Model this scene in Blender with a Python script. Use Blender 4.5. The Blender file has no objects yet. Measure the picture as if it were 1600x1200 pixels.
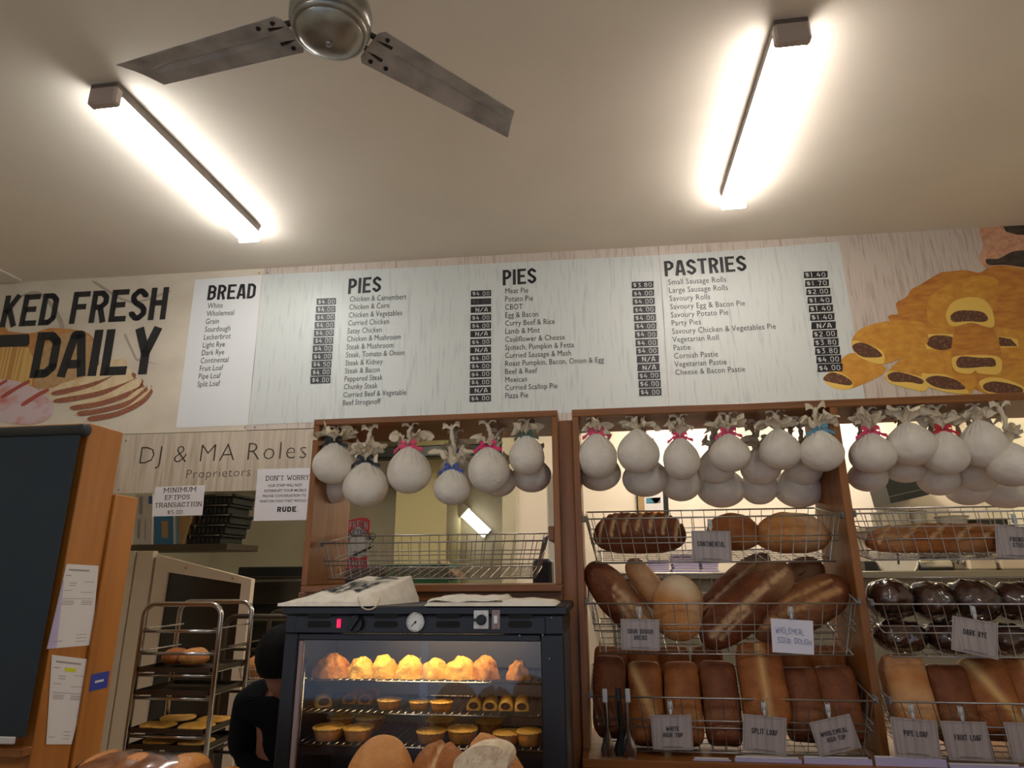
import bpy, math, random
from math import sin, cos, pi, radians as R
from mathutils import Vector as V, Matrix, noise as MN
random.seed(7)
SC = bpy.context.scene
COL = SC.collection
# ------------------------------------------------------------------ camera
FPX = 1010.0
CZ = 1.60
YAW, PITCH, ROLL = R(-7.6), R(16.2), R(-0.4)
fwd = V((sin(YAW)*cos(PITCH), cos(YAW)*cos(PITCH), sin(PITCH)))
rt0 = V((cos(YAW), -sin(YAW), 0)); up0 = rt0.cross(fwd)
rt = rt0*cos(ROLL) + up0*sin(ROLL); up = up0*cos(ROLL) - rt0*sin(ROLL)
cam = bpy.data.cameras.new('camera'); cam.sensor_width = 36; cam.lens = 36*FPX/1600; cam.clip_start = .05
co = bpy.data.objects.new('camera', cam); COL.objects.link(co)
co.matrix_world = Matrix(((rt.x, up.x, -fwd.x, 0), (rt.y, up.y, -fwd.y, 0), (rt.z, up.z, -fwd.z, CZ), (0, 0, 0, 1)))
SC.camera = co
# ------------------------------------------------------------------ world + exposure
W = bpy.data.worlds.new('world'); SC.world = W; W.use_nodes = True
W.node_tree.nodes['Background'].inputs[0].default_value = (.62, .74, 1, 1)
W.node_tree.nodes['Background'].inputs[1].default_value = .75
SC.view_settings.view_transform = 'Standard'
SC.view_settings.look = 'None'
SC.view_settings.exposure = 0.3
SC.view_settings.gamma = 1.0
L_TUBE = 25.0       # ceiling battens of the shop
L_BACK = 32.0        # battens of the back room
L_OVEN = 36.0       # lamp inside the pie warmer

def ray(px, py):
    return rt*((px-800)/FPX) + up*(-(py-600)/FPX) + fwd
def P(px, py, y):
    d = ray(px, py); t = y/d.y
    return V((d.x*t, y, CZ+d.z*t))
def PZ(px, py, z):
    d = ray(px, py); t = (z-CZ)/d.z
    return V((d.x*t, d.y*t, z))
WA, WB = 4.115, .0277                      # the sign wall: y = WA + WB*x
WN = V((WB, -1, 0)).normalized(); WU = V((1, WB, 0)).normalized()
def S(px, py, off=0.0):
    d = ray(px, py); t = (WA-off)/(d.y-WB*d.x)
    return V((d.x*t, d.y*t, CZ+d.z*t))
def mpp(px, py, y):
    return (P(px, py, y)-V((0, 0, CZ))).dot(fwd)/FPX
CEIL = CZ+2.157
def c(r, g, b):
    f = lambda v: (v/255/12.92) if v/255 <= .04045 else ((v/255+.055)/1.055)**2.4
    return (f(r), f(g), f(b), 1)

# ------------------------------------------------------------------ materials
def mat(name, col=(.5, .5, .5, 1), rough=.6, metal=0, emit=None, es=0, noise=None, spec=.5, bump=None, alpha=None):
    """noise=(colour2, scale3, detail, lo, hi); bump=(scale, strength)"""
    m = bpy.data.materials.new(name); m.use_nodes = True
    nt = m.node_tree; b = nt.nodes['Principled BSDF']
    b.inputs['Base Color'].default_value = col; b.inputs['Roughness'].default_value = rough
    b.inputs['Metallic'].default_value = metal; b.inputs['Specular IOR Level'].default_value = spec
    if emit: b.inputs['Emission Color'].default_value = emit; b.inputs['Emission Strength'].default_value = es
    tc = nt.nodes.new('ShaderNodeTexCoord')
    if noise:
        c2, sc, det, lo, hi = noise
        mp = nt.nodes.new('ShaderNodeMapping'); mp.inputs['Scale'].default_value = sc
        n = nt.nodes.new('ShaderNodeTexNoise'); n.inputs['Scale'].default_value = 1; n.inputs['Detail'].default_value = det
        r = nt.nodes.new('ShaderNodeValToRGB'); r.color_ramp.elements[0].position = lo; r.color_ramp.elements[1].position = hi
        r.color_ramp.elements[0].color = col; r.color_ramp.elements[1].color = c2
        nt.links.new(tc.outputs['Object'], mp.inputs[0]); nt.links.new(mp.outputs[0], n.inputs[0])
        nt.links.new(n.outputs[0], r.inputs[0]); nt.links.new(r.outputs[0], b.inputs['Base Color'])
        m['last'] = r.name
    if bump:
        n2 = nt.nodes.new('ShaderNodeTexNoise'); n2.inputs['Scale'].default_value = bump[0]; n2.inputs['Detail'].default_value = 6
        bp = nt.nodes.new('ShaderNodeBump'); bp.inputs['Strength'].default_value = bump[1]; bp.inputs['Distance'].default_value = .01
        nt.links.new(tc.outputs['Object'], n2.inputs[0]); nt.links.new(n2.outputs[0], bp.inputs['Height'])
        nt.links.new(bp.outputs[0], b.inputs['Normal'])
    return m

def crust(name, base, dark, pale, rough=.55, scale=22):
    m = mat(name, base, rough, noise=(dark, (scale, scale, scale), 7, .3, .72), bump=(110, .45), spec=.3)
    nt = m.node_tree; b = nt.nodes['Principled BSDF']; r = nt.nodes[m['last']]
    at = nt.nodes.new('ShaderNodeAttribute'); at.attribute_name = 'pale'
    mx = nt.nodes.new('ShaderNodeMix'); mx.data_type = 'RGBA'; mx.inputs[7].default_value = pale
    nt.links.new(at.outputs['Fac'], mx.inputs[0]); nt.links.new(r.outputs[0], mx.inputs[6])
    nt.links.new(mx.outputs[2], b.inputs['Base Color'])
    return m

def glassy(name, tint=(1, 1, 1, 1), fac=.12, rough=.02, ior=1.45, add=.0):
    m = bpy.data.materials.new(name); m.use_nodes = True; nt = m.node_tree
    nt.nodes.remove(nt.nodes['Principled BSDF']); out = nt.nodes['Material Output']
    t = nt.nodes.new('ShaderNodeBsdfTransparent'); t.inputs[0].default_value = tint
    g = nt.nodes.new('ShaderNodeBsdfGlossy'); g.inputs['Roughness'].default_value = rough
    f = nt.nodes.new('ShaderNodeFresnel'); f.inputs[0].default_value = ior
    a = nt.nodes.new('ShaderNodeMath'); a.operation = 'ADD'; a.inputs[1].default_value = add; a.use_clamp = True
    mx = nt.nodes.new('ShaderNodeMixShader')
    nt.links.new(f.outputs[0], a.inputs[0]); nt.links.new(a.outputs[0], mx.inputs[0])
    nt.links.new(t.outputs[0], mx.inputs[1]); nt.links.new(g.outputs[0], mx.inputs[2]); nt.links.new(mx.outputs[0], out.inputs[0])
    return m

M = {}
M['ceiling'] = mat('ceiling paint', c(228, 219, 205), .85, noise=(c(220, 210, 195), (1.3, 1.3, 1.3), 4, .35, .7))
M['wallpaint'] = mat('cream wall paint', c(205, 198, 172), .8)
M['khaki'] = mat('khaki wall paint', c(206, 198, 172), .8, noise=(c(194, 186, 160), (2, 2, 2), 3, .4, .7))
M['cream'] = mat('bright cream wall', c(242, 230, 214), .7)
M['floor'] = mat('grey floor vinyl', c(200, 196, 188), .5, noise=(c(180, 175, 166), (9, 9, 9), 5, .4, .7))
M['cornice'] = mat('cornice white', c(214, 208, 196), .7)
M['plaster'] = mat('printed beige plaster', c(216, 206, 187), .5, noise=(c(194, 183, 163), (1.8, 1.8, 2.6), 7, .42, .72))
M['grain'] = mat('printed pale timber', c(202, 190, 178), .5, noise=(c(164, 146, 132), (60, 60, 4.5), 5, .5, .74))
M['greygrain'] = mat('printed grey timber', c(200, 187, 168), .5, noise=(c(170, 154, 133), (34, 34, 2.2), 5, .42, .72))
M['whitep'] = mat('white menu print', c(222, 224, 224), .45)
M['whitegrain'] = mat('white menu timber print', c(206, 211, 207), .45, noise=(c(182, 188, 186), (55, 55, 5), 5, .53, .76))
M['ink'] = mat('dark ink', c(38, 38, 40), .5, noise=(c(58, 58, 60), (160, 160, 160), 3, .5, .8))
M['inkgrey'] = mat('brown grey ink', c(72, 60, 52), .5)
M['inksoft'] = mat('soft grey ink', c(104, 92, 84), .5)
M['black'] = mat('black strip', c(30, 30, 33), .45)
M['chalk'] = mat('chalk marker', c(215, 216, 215), .7)
M['chalkdim'] = mat('rubbed chalk marker', c(92, 94, 98), .7)
M['wood'] = mat('varnished timber', c(156, 98, 46), .38, noise=(c(124, 74, 32), (38, 38, 2.2), 6, .38, .7), spec=.5)
M['woodh'] = mat('varnished timber rail', c(154, 96, 46), .38, noise=(c(122, 72, 32), (2.2, 30, 38), 6, .38, .7), spec=.5)
M['woodside'] = mat('orange veneer', c(182, 116, 44), .42, noise=(c(158, 94, 32), (14, 14, 1.2), 4, .4, .7))
M['screw'] = mat('screw head', c(150, 140, 125), .4, .8)
M['blind'] = mat('dark blind fabric', c(44, 55, 64), .75, noise=(c(38, 48, 57), (300, 300, 300), 2, .4, .7))
M['blindbar'] = mat('blind cassette', c(30, 34, 38), .45)
M['paper'] = mat('white paper', c(222, 218, 220), .7)
M['paperlil'] = mat('lilac paper', c(186, 176, 214), .7)
M['faint'] = mat('faint print', c(150, 146, 150), .7)
M['hilite'] = mat('yellow highlighter', c(214, 216, 40), .6)
M['bluecard'] = mat('blue card', c(44, 62, 160), .5)
M['wire'] = mat('chromed wire', c(180, 176, 170), .32, .9)
M['chrome'] = mat('chrome', c(190, 186, 180), .2, 1)
M['steel'] = mat('dull steel', c(140, 134, 124), .4, .85)
M['plastic'] = mat('grey bracket plastic', c(120, 120, 122), .5)
M['cloth'] = mat('calico', c(238, 229, 212), .9, noise=(c(226, 215, 196), (40, 40, 40), 4, .4, .7), bump=(60, .35), spec=.1)
M['ruffle'] = mat('calico loose', c(226, 210, 182), .9, bump=(45, .4), spec=.1)
M['cake'] = mat('calico damp', c(240, 231, 216), .88, noise=(c(226, 214, 197), (14, 14, 14), 5, .4, .75), bump=(70, .3), spec=.12)
for n, v in dict(rib_black=(28, 28, 32), rib_pink=(226, 70, 110), rib_hot=(236, 36, 110), rib_blue=(60, 84, 160), rib_green=(64, 92, 78), rib_red=(196, 26, 48), rib_sky=(88, 150, 176)).items():
    M[n] = mat('ribbon '+n, c(*v), .35)
M['ovenblk'] = mat('black enamel', c(28, 30, 35), .42, noise=(c(21, 23, 28), (12, 12, 12), 4, .4, .7), spec=.5)
M['ovenin'] = mat('oven inside', c(92, 92, 100), .45, .4)
M['slot'] = mat('vent void', c(8, 8, 9), .8)
M['knob'] = mat('black knob', c(16, 16, 17), .4)
M['dial'] = mat('white dial', c(226, 226, 222), .4)
M['redlamp'] = mat('red indicator', c(200, 10, 50), .3, emit=(1, .02, .12, 1), es=.7)
M['ovenlamp'] = mat('warm lamp', (1, 1, 1, 1), emit=(1, .68, .30, 1), es=L_OVEN)
M['glass'] = glassy('oven glass', (.93, .95, .98, 1), rough=.03, ior=1.33, add=.015)
M['clear'] = glassy('clear plastic bag', (.95, .94, .93, 1), rough=.16, ior=1.5, add=.07)
M['seal'] = mat('white seal', c(150, 130, 128), .5)
M['lampbody_shade'] = mat('batten steel with painted shade', c(92, 80, 72), .5)  # darkened so the colour carries the shade on the tray sides
M['lampcap'] = mat('batten end cap', c(168, 152, 142), .5)
M['diffA'] = mat('diffuser neutral', (1, 1, 1, 1), emit=(1, .99, .965, 1), es=L_TUBE)
M['diffB'] = mat('diffuser warm', (1, 1, 1, 1), emit=(1, .92, .86, 1), es=L_TUBE*1.12)
M['diffR'] = mat('diffuser of the rear battens', (1, 1, 1, 1), emit=(1, .975, .93, 1), es=L_TUBE*1.15)
M['diffD'] = mat('diffuser small', (1, 1, 1, 1), emit=(1, .96, .86, 1), es=1.7)
M['diffC'] = mat('diffuser back room', (1, 1, 1, 1), emit=(1, .90, .74, 1), es=L_BACK)
M['fanblade'] = mat('worn fan metal', c(180, 179, 178), .45, .35, noise=(c(138, 136, 136), (9, 9, 9), 6, .4, .7), spec=.5)
M['fanbody'] = mat('old chrome', c(160, 158, 150), .3, .7, noise=(c(120, 114, 106), (10, 10, 10), 5, .4, .75))
M['fandark'] = mat('fan arm dark', c(40, 36, 34), .5, .5)
M['crust_dark'] = crust('dark crust', c(126, 68, 34), c(92, 45, 22), c(206, 166, 120))
M['crust_mid'] = crust('brown crust', c(167, 101, 47), c(135, 73, 30), c(214, 176, 128))
M['crust_pale'] = crust('golden crust', c(206, 146, 84), c(180, 112, 58), c(226, 200, 164))
M['crust_tin'] = crust('tin loaf crust', c(167, 101, 49), c(128, 68, 30), c(222, 178, 116))
M['crust_wm'] = crust('wholemeal crust', c(135, 77, 42), c(101, 52, 29), c(196, 146, 92))
M['crust_rye'] = crust('dark rye crust', c(104, 66, 50), c(74, 44, 34), c(150, 112, 88))
M['crust_glaze'] = crust('glazed bun crust', c(214, 140, 64), c(176, 92, 34), c(238, 190, 110), rough=.18)
M['crumb'] = mat('bread crumb', c(228, 208, 180), .9, noise=(c(205, 178, 146), (60, 60, 60), 5, .4, .7), bump=(120, .5))
M['pastry'] = crust('golden pastry', c(238, 190, 92), c(214, 150, 58), c(240, 200, 120), scale=30)
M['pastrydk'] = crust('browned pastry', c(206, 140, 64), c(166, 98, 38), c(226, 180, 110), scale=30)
M['fill'] = mat('meat filling', c(96, 62, 42), .7, noise=(c(66, 40, 28), (120, 120, 120), 4, .4, .65))
M['card'] = mat('cream card', c(172, 160, 156), .55, noise=(c(146, 132, 128), (90, 90, 5), 4, .48, .72))
M['cardw'] = mat('white card', c(226, 224, 236), .5)
M['penblue'] = mat('blue pen', c(70, 76, 150), .6)
M['clip'] = mat('clear clip', c(196, 196, 196), .25)
M['doorframe'] = mat('cream enamel', c(206, 190, 168), .45)
M['doorglass'] = mat('dark oven window', c(44, 40, 32), .2)
M['carton'] = mat('white carton', c(198, 192, 184), .6)
M['kraft'] = mat('kraft carton', c(170, 140, 96), .7)
M['bluebox'] = mat('blue carton', c(58, 118, 164), .6)
M['greenbox'] = mat('green carton', c(52, 128, 72), .6)
M['crate'] = mat('black plastic', c(20, 23, 22), .45)
M['darkmetal'] = mat('dark rack metal', c(84, 74, 62), .45, .7)
M['skin'] = mat('skin', c(150, 104, 84), .6)
M['hair'] = mat('dark hair', c(12, 10, 10), .8, spec=.15, noise=(c(22, 18, 17), (200, 200, 20), 3, .4, .7))
M['shirt'] = mat('black shirt', c(20, 21, 25), .9, spec=.1)
M['shred'] = mat('sticker red', c(186, 36, 40), .5)
M['shgrey'] = mat('sticker grey', c(186, 182, 172), .5)
M['printcrust'] = mat('printed crust', c(196, 140, 82), .5, noise=(c(176, 116, 62), (20, 20, 20), 5, .4, .7))
M['printface'] = mat('printed bread face', c(192, 156, 112), .5, noise=(c(176, 138, 94), (40, 40, 40), 5, .4, .7))
M['printstripe'] = mat('printed sliced loaf side', c(222, 184, 110), .5, noise=(c(190, 138, 74), (60, 60, 1), 2, .42, .6))
M['printslice'] = mat('printed slice face', c(226, 206, 168), .5, noise=(c(208, 178, 130), (10, 10, 10), 4, .45, .7))
M['printbrown'] = mat('printed crust edge', c(150, 92, 70), .5, noise=(c(190, 140, 110), (90, 90, 90), 3, .55, .7))
M['printrose'] = mat('printed floured loaf', c(212, 190, 192), .5, noise=(c(200, 110, 92), (5, 5, 9), 4, .5, .72))
M['printred'] = mat('printed loaf score', c(178, 84, 72), .5)
M['printgold'] = mat('printed golden pastry', c(214, 160, 64), .5, noise=(c(190, 124, 48), (16, 16, 24), 6, .3, .75))
M['printgold2'] = mat('printed pastry top', c(206, 146, 60), .5, noise=(c(170, 98, 44), (10, 10, 30), 6, .3, .75))
M['printrim'] = mat('printed pastry cut edge', c(232, 194, 96), .5)
M['printfill'] = mat('printed filling', c(92, 58, 42), .5, noise=(c(140, 104, 76), (70, 70, 70), 3, .5, .72))
M['printskin'] = mat('printed skin', c(214, 164, 132), .5, noise=(c(190, 136, 104), (30, 30, 30), 4, .4, .7))
M['printhair'] = mat('printed dark hair', c(58, 48, 42), .5, noise=(c(84, 72, 60), (14, 14, 30), 4, .4, .7))
M['printcrease'] = mat('printed crease', c(172, 160, 144), .5)

# ------------------------------------------------------------------ mesh builder
class MB:
    def __init__(s): s.v = []; s.f = []; s.m = []; s.pale = {}
    def add(s, vs, fs, mi=0):
        o = len(s.v); s.v += [V(p) for p in vs]
        for f in fs: s.f.append([i+o for i in f]); s.m.append(mi)
        return o
    def box(s, lo, hi, mi=0, M4=None):
        x0, y0, z0 = lo; x1, y1, z1 = hi
        vs = [V(p) for p in ((x0,y0,z0),(x1,y0,z0),(x1,y1,z0),(x0,y1,z0),(x0,y0,z1),(x1,y0,z1),(x1,y1,z1),(x0,y1,z1))]
        if M4: vs = [M4 @ p for p in vs]
        s.add(vs, [(3,2,1,0),(4,5,6,7),(0,1,5,4),(1,2,6,5),(2,3,7,6),(3,0,4,7)], mi); return s
    def bbox(s, lo, hi, b=.004, mi=0, M4=None):     # box with chamfered edges
        lo = V(lo); hi = V(hi); b = min(b, (hi.x-lo.x)*.3, (hi.y-lo.y)*.3, (hi.z-lo.z)*.3)
        ce = (lo+hi)/2; h = (hi-lo)/2
        vs = []; idx = {}
        for sx in (-1, 1):
            for sy in (-1, 1):
                for sz in (-1, 1):
                    for k in range(3):
                        p = V((sx*(h.x-b), sy*(h.y-b), sz*(h.z-b))); p[k] = (sx, sy, sz)[k]*h[k]
                        idx[(sx, sy, sz, k)] = len(vs); vs.append(ce+p)
        fs = []
        I = idx
        for k in range(3):
            i, j = [(1, 2), (2, 0), (0, 1)][k]
            for sg in (-1, 1):
                q = []
                for (a, d) in ((-1, -1), (1, -1), (1, 1), (-1, 1)):
                    t = [0, 0, 0]; t[k] = sg; t[i] = a; t[j] = d; q.append(I[(t[0], t[1], t[2], k)])
                fs.append(q if sg > 0 else q[::-1])
            for a in (-1, 1):
                for d in (-1, 1):
                    t0 = [0, 0, 0]; t0[i] = a; t0[j] = d; t1 = t0[:]; t0[k] = -1; t1[k] = 1
                    q = [I[(*t0, i)], I[(*t1, i)], I[(*t1, j)], I[(*t0, j)]]
                    fs.append(q if a*d < 0 else q[::-1])
        for sx in (-1, 1):
            for sy in (-1, 1):
                for sz in (-1, 1):
                    q = [I[(sx, sy, sz, k)] for k in range(3)]
                    fs.append(q if sx*sy*sz > 0 else q[::-1])
        if M4: vs = [M4 @ p for p in vs]
        s.add(vs, fs, mi); return s
    def tube(s, pts, r, n=6, mi=0, cap=True, closed=False):
        pts = [V(p) for p in pts]; N = len(pts); rings = []
        t0 = (pts[1]-pts[0]).normalized(); a = V((0, 0, 1)) if abs(t0.z) < .9 else V((1, 0, 0))
        nn = t0.cross(a).normalized(); vs = []
        for i, p in enumerate(pts):
            if closed: t = (pts[(i+1) % N]-pts[i-1]).normalized()
            else: t = (pts[min(i+1, N-1)]-pts[max(i-1, 0)]).normalized()
            nn = (nn-t*nn.dot(t)).normalized(); b = t.cross(nn); rr = r[i] if isinstance(r, (list, tuple)) else r
            for k in range(n):
                an = 2*pi*k/n; vs.append(p+(nn*cos(an)+b*sin(an))*rr)
        fs = []
        for i in range(N if closed else N-1):
            j = (i+1) % N
            for k in range(n): fs.append((i*n+k, i*n+(k+1) % n, j*n+(k+1) % n, j*n+k))
        if cap and not closed: fs += [tuple(range(n))[::-1], tuple(range((N-1)*n, N*n))]
        s.add(vs, fs, mi); return s
    def lathe(s, prof, n=24, ce=(0, 0, 0), mi=0, axis='z', fn=None):
        ce = V(ce); vs = []; N = len(prof)
        for i, (r, z) in enumerate(prof):
            for k in range(n):
                a = 2*pi*k/n; p = V((r*cos(a), r*sin(a), z))
                if fn: p = fn(p, a, i/(N-1))
                if axis == 'y': p = V((p.x, -p.z, p.y))
                if axis == 'x': p = V((p.z, p.x, p.y))
                vs.append(ce+p)
        fs = [(i*n+k, i*n+(k+1) % n, (i+1)*n+(k+1) % n, (i+1)*n+k) for i in range(N-1) for k in range(n)]
        fs += [tuple(range(n))[::-1], tuple(range((N-1)*n, N*n))]
        s.add(vs, fs, mi); return s
    def grid(s, fn, nu, nv, mi=0, closed_u=False):
        vs = [V(fn(i/(nu if closed_u else nu-1), j/(nv-1))) for i in range(nu) for j in range(nv)]
        fs = []
        for i in range(nu if closed_u else nu-1):
            k = (i+1) % nu
            for j in range(nv-1): fs.append((i*nv+j, k*nv+j, k*nv+j+1, i*nv+j+1))
        return s.add(vs, fs, mi)
    def poly(s, pts, mi=0): s.add(pts, [tuple(range(len(pts)))], mi); return s
    def build(s, name, mats, parent=None, smooth=False, local=False, loc=None, rot=None):
        me = bpy.data.meshes.new(name)
        if parent is not None: off = V((0, 0, 0)) if local else LOC[parent.name]
        elif local: off = V((0, 0, 0))
        elif loc is not None: off = V(loc)
        else:
            xs = [p.x for p in s.v]; ys = [p.y for p in s.v]; zs = [p.z for p in s.v]
            off = V(((min(xs)+max(xs))/2, (min(ys)+max(ys))/2, min(zs)))
        me.from_pydata([tuple(p-off) for p in s.v], [], s.f)
        ms = mats if isinstance(mats, (list, tuple)) else [mats]
        for m in ms: me.materials.append(M[m] if isinstance(m, str) else m)
        me.polygons.foreach_set('material_index', s.m)
        if smooth: me.polygons.foreach_set('use_smooth', [True]*len(s.f))
        if s.pale:
            at = me.attributes.new('pale', 'FLOAT', 'POINT')
            at.data.foreach_set('value', [s.pale.get(i, 0.0) for i in range(len(s.v))])
        me.update()
        o = bpy.data.objects.new(name, me); COL.objects.link(o)
        if parent is not None: o.parent = parent; LOC[o.name] = V(LOC[parent.name])
        else:
            o.location = loc if (local and loc is not None) else ((0, 0, 0) if local else off); LOC[o.name] = V(o.location)
            if rot: o.rotation_euler = rot
        return o
LOC = {}
def tag(o, label=None, cat=None, group=None, kind=None):
    if label: o['label'] = label
    if cat: o['category'] = cat
    if group: o['group'] = group
    if kind: o['kind'] = kind
    return o
def thing(name, label, cat, loc=(0, 0, 0), group=None, rot=None):
    o = bpy.data.objects.new(name, None); COL.objects.link(o); o.location = loc; o.empty_display_size = .05
    LOC[o.name] = V(loc)
    if rot is not None: o.rotation_euler = rot
    return tag(o, label, cat, group)
def struct(name, mb, m, label=None):
    o = mb.build(name, m); o['kind'] = 'structure'
    return o

# ------------------------------------------------------------------ lettering
def ribbon(mb, pts, t, mp, mi=0):
    pts = [V((p[0], p[1])) for p in pts]
    for i in range(len(pts)-1):
        a, b = pts[i], pts[i+1]; d = (b-a)
        if d.length < 1e-6: continue
        d = d.normalized(); n = V((-d.y, d.x))*t/2
        mb.poly([mp(*(a-n)), mp(*(b-n)), mp(*(b+n)), mp(*(a+n))], mi)
        if i > 0: mb.poly([mp(a.x+cos(k*pi/4)*t/2, a.y+sin(k*pi/4)*t/2) for k in range(8)], mi)
def glyph(ch, w, t):
    h = t/2; l, r, b, T = h, w-h, h, 1-h; m = .52; q = min(.13, w*.3)
    G = {
     'A': [[(h*.6, 0), (w*.38, T), (w*.62, T), (w-h*.6, 0)], [(w*.22, .27), (w*.78, .27)]],
     'B': [[(l, 0), (l, 1)], [(l, T), (r-q, T), (r, T-q), (r, m+q*.7), (r-q*.6, m), (l, m)], [(r-q*.6, m), (r, m-q*.7), (r, b+q), (r-q, b), (l, b)]],
     'C': [[(r, .66), (r, T-q), (r-q, T), (l+q, T), (l, T-q), (l, b+q), (l+q, b), (r-q, b), (r, b+q), (r, .34)]],
     'D': [[(l, 0), (l, 1)], [(l, T), (r-q, T), (r, T-q), (r, b+q), (r-q, b), (l, b)]],
     'E': [[(l, 0), (l, 1)], [(l, T), (w, T)], [(l, m), (w*.86, m)], [(l, b), (w, b)]],
     'F': [[(l, 0), (l, 1)], [(l, T), (w, T)], [(l, m), (w*.86, m)]],
     'G': [[(r, .68), (r, T-q), (r-q, T), (l+q, T), (l, T-q), (l, b+q), (l+q, b), (r-q, b), (r, b+q), (r, .46), (w*.5, .46)]],
     'H': [[(l, 0), (l, 1)], [(r, 0), (r, 1)], [(l, m), (r, m)]],
     'I': [[(w/2, 0), (w/2, 1)]],
     'J': [[(r, 1), (r, b+q), (r-q, b), (l+q, b), (l, b+q), (l, .3)]],
     'K': [[(l, 0), (l, 1)], [(r, 1), (l, .42)], [(l+w*.2, .58), (r, 0)]],
     'L': [[(l, 0), (l, 1)], [(l, b), (w, b)]],
     'M': [[(l, 0), (l, 1)], [(l, 1-h*.5), (w/2, .35), (r, 1-h*.5)], [(r, 0), (r, 1)]],
     'N': [[(l, 0), (l, 1)], [(l, 1-h*.5), (r, h*.5)], [(r, 0), (r, 1)]],
     'O': [[(l, b+q), (l, T-q), (l+q, T), (r-q, T), (r, T-q), (r, b+q), (r-q, b), (l+q, b), (l, b+q), (l, .5)]],
     'P': [[(l, 0), (l, 1)], [(l, T), (r-q, T), (r, T-q), (r, .46+q), (r-q, .46), (l, .46)]],
     'R': [[(l, 0), (l, 1)], [(l, T), (r-q, T), (r, T-q), (r, .48+q), (r-q, .48), (l, .48)], [(w*.55, .48), (r, 0)]],
     'S': [[(r, .72), (r, T-q), (r-q, T), (l+q, T), (l, T-q), (l, .66), (l+q*.6, .56), (r-q*.6, .44), (r, .34), (r, b+q), (r-q, b), (l+q, b), (l, b+q), (l, .28)]],
     'T': [[(0, T), (w, T)], [(w/2, 0), (w/2, T)]],
     'U': [[(l, 1), (l, b+q), (l+q, b), (r-q, b), (r, b+q), (r, 1)]],
     'V': [[(l, 1), (w/2, 0), (r, 1)]],
     'W': [[(l, 1), (w*.28, h*.5), (w*.5, .7), (w*.72, h*.5), (r, 1)]],
     'X': [[(l, 0), (r, 1)], [(l, 1), (r, 0)]],
     'Y': [[(l*.8, 1), (w/2, .45), (w-l*.8, 1)], [(w/2, 0), (w/2, .46)]],
     'Z': [[(0, T), (r, T), (l, b), (w, b)]],
     '0': [[(l, b+q), (l, T-q), (l+q, T), (r-q, T), (r, T-q), (r, b+q), (r-q, b), (l+q, b), (l, b+q), (l, .5)]],
     '1': [[(w*.55, 0), (w*.55, 1), (w*.3, .82)]],
     '2': [[(l, T-q), (l+q, T), (r-q, T), (r, T-q), (r, .62), (l, b), (w, b)]],
     '3': [[(l, T), (r, T), (w*.45, .58), (r, .42), (r, b+q), (r-q, b), (l, b)]],
     '4': [[(w*.5, 1), (l*.4, .34), (w, .34)], [(w*.68, 0), (w*.68, .66)]],
     '5': [[(r, T), (l, T), (l, .56), (r-q, .56), (r, .45), (r, b+q), (r-q, b), (l, b)]],
     '6': [[(r, T), (l+q, .75), (l, .45), (l, b+q), (l+q, b), (r-q, b), (r, b+q), (r, .42), (l, .42)]],
     '7': [[(0, T), (r, T), (w*.35, 0)]],
     '8': [[(w/2, .53), (l, .7), (l, T-q), (l+q, T), (r-q, T), (r, T-q), (r, .7), (w/2, .53), (l, .36), (l, b+q), (l+q, b), (r-q, b), (r, b+q), (r, .36), (w/2, .53)]],
     '$': [[(r, .72), (r-q*.6, .82), (l+q*.6, .82), (l, .74), (l, .6), (r, .42), (r, .28), (r-q*.6, .18), (l+q*.6, .18), (l, .28)], [(w/2, .04), (w/2, .96)]],
     '/': [[(l, 0), (r, 1)]], '.': [[(w*.35, h), (w*.65, h)]], "'": [[(w/2, .75), (w/2, 1)]], '-': [[(0, .5), (w, .5)]],
    }
    return G.get(ch, [])
def sletters(mb, text, mp, w=.46, t=.17, gap=.1, space=.3, mi=0, serif=0, shear=0, wob=0, rnd=None):
    """stroke lettering; mp maps (x, y) with cap height 1; returns the width"""
    x = 0
    for ch in text:
        if ch == ' ': x += space+gap; continue
        ww = {'I': t*1.05, 'M': w*1.35, 'W': w*1.45, '.': w*.4, "'": w*.3, '1': w*.6}.get(ch, w)
        if serif and ch == 'I': ww = w*.5
        dy = (rnd.uniform(-wob, wob) if rnd else 0); k = 1+(rnd.uniform(-wob, wob) if rnd else 0)
        f = lambda a, b2, x=x, dy=dy, k=k: mp(x+a+shear*b2, b2*k+dy)
        for pl in glyph(ch, ww, t):
            ribbon(mb, pl, t, f, mi)
            if serif:
                for e in (pl[0], pl[-1]):
                    if e[1] in (0, 1): ribbon(mb, [(e[0]-serif, e[1]), (e[0]+serif, e[1])], t*.55, f, mi)
        x += ww+gap
    return x-gap
class Null:
    def poly(s, *a): pass
def swidth(text, **k): return sletters(Null(), text, lambda x, y: (x, y, 0), **k)
FC = {}
def ftext(s, off=0.0, spacing=1.0, shear=0):
    key = (s, off, spacing, shear)
    if key not in FC:
        cu = bpy.data.curves.new('t', 'FONT'); cu.body = s; cu.offset = off; cu.space_character = spacing; cu.shear = shear
        cu.resolution_u = 2
        o = bpy.data.objects.new('t', cu); COL.objects.link(o)
        bpy.context.view_layer.update()
        me = bpy.data.meshes.new_from_object(o.evaluated_get(bpy.context.evaluated_depsgraph_get()))
        FC[key] = ([(v.co.x, v.co.y) for v in me.vertices], [tuple(p.vertices) for p in me.polygons])
        bpy.data.objects.remove(o); bpy.data.curves.remove(cu); bpy.data.meshes.remove(me)
    return FC[key]
CAP = None
def fput(mb, s, mp, mi=0, **k):
    vs, fs = ftext(s, **k); mb.add([mp(x, y) for x, y in vs], fs, mi)
def fwidth(s, **k): return max(x for x, y in ftext(s, **k)[0])
CAPH = max(y for x, y in ftext('H')[0])
def plane_map(O, U, Vv):
    return lambda x, y: O+U*x+Vv*y
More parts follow.
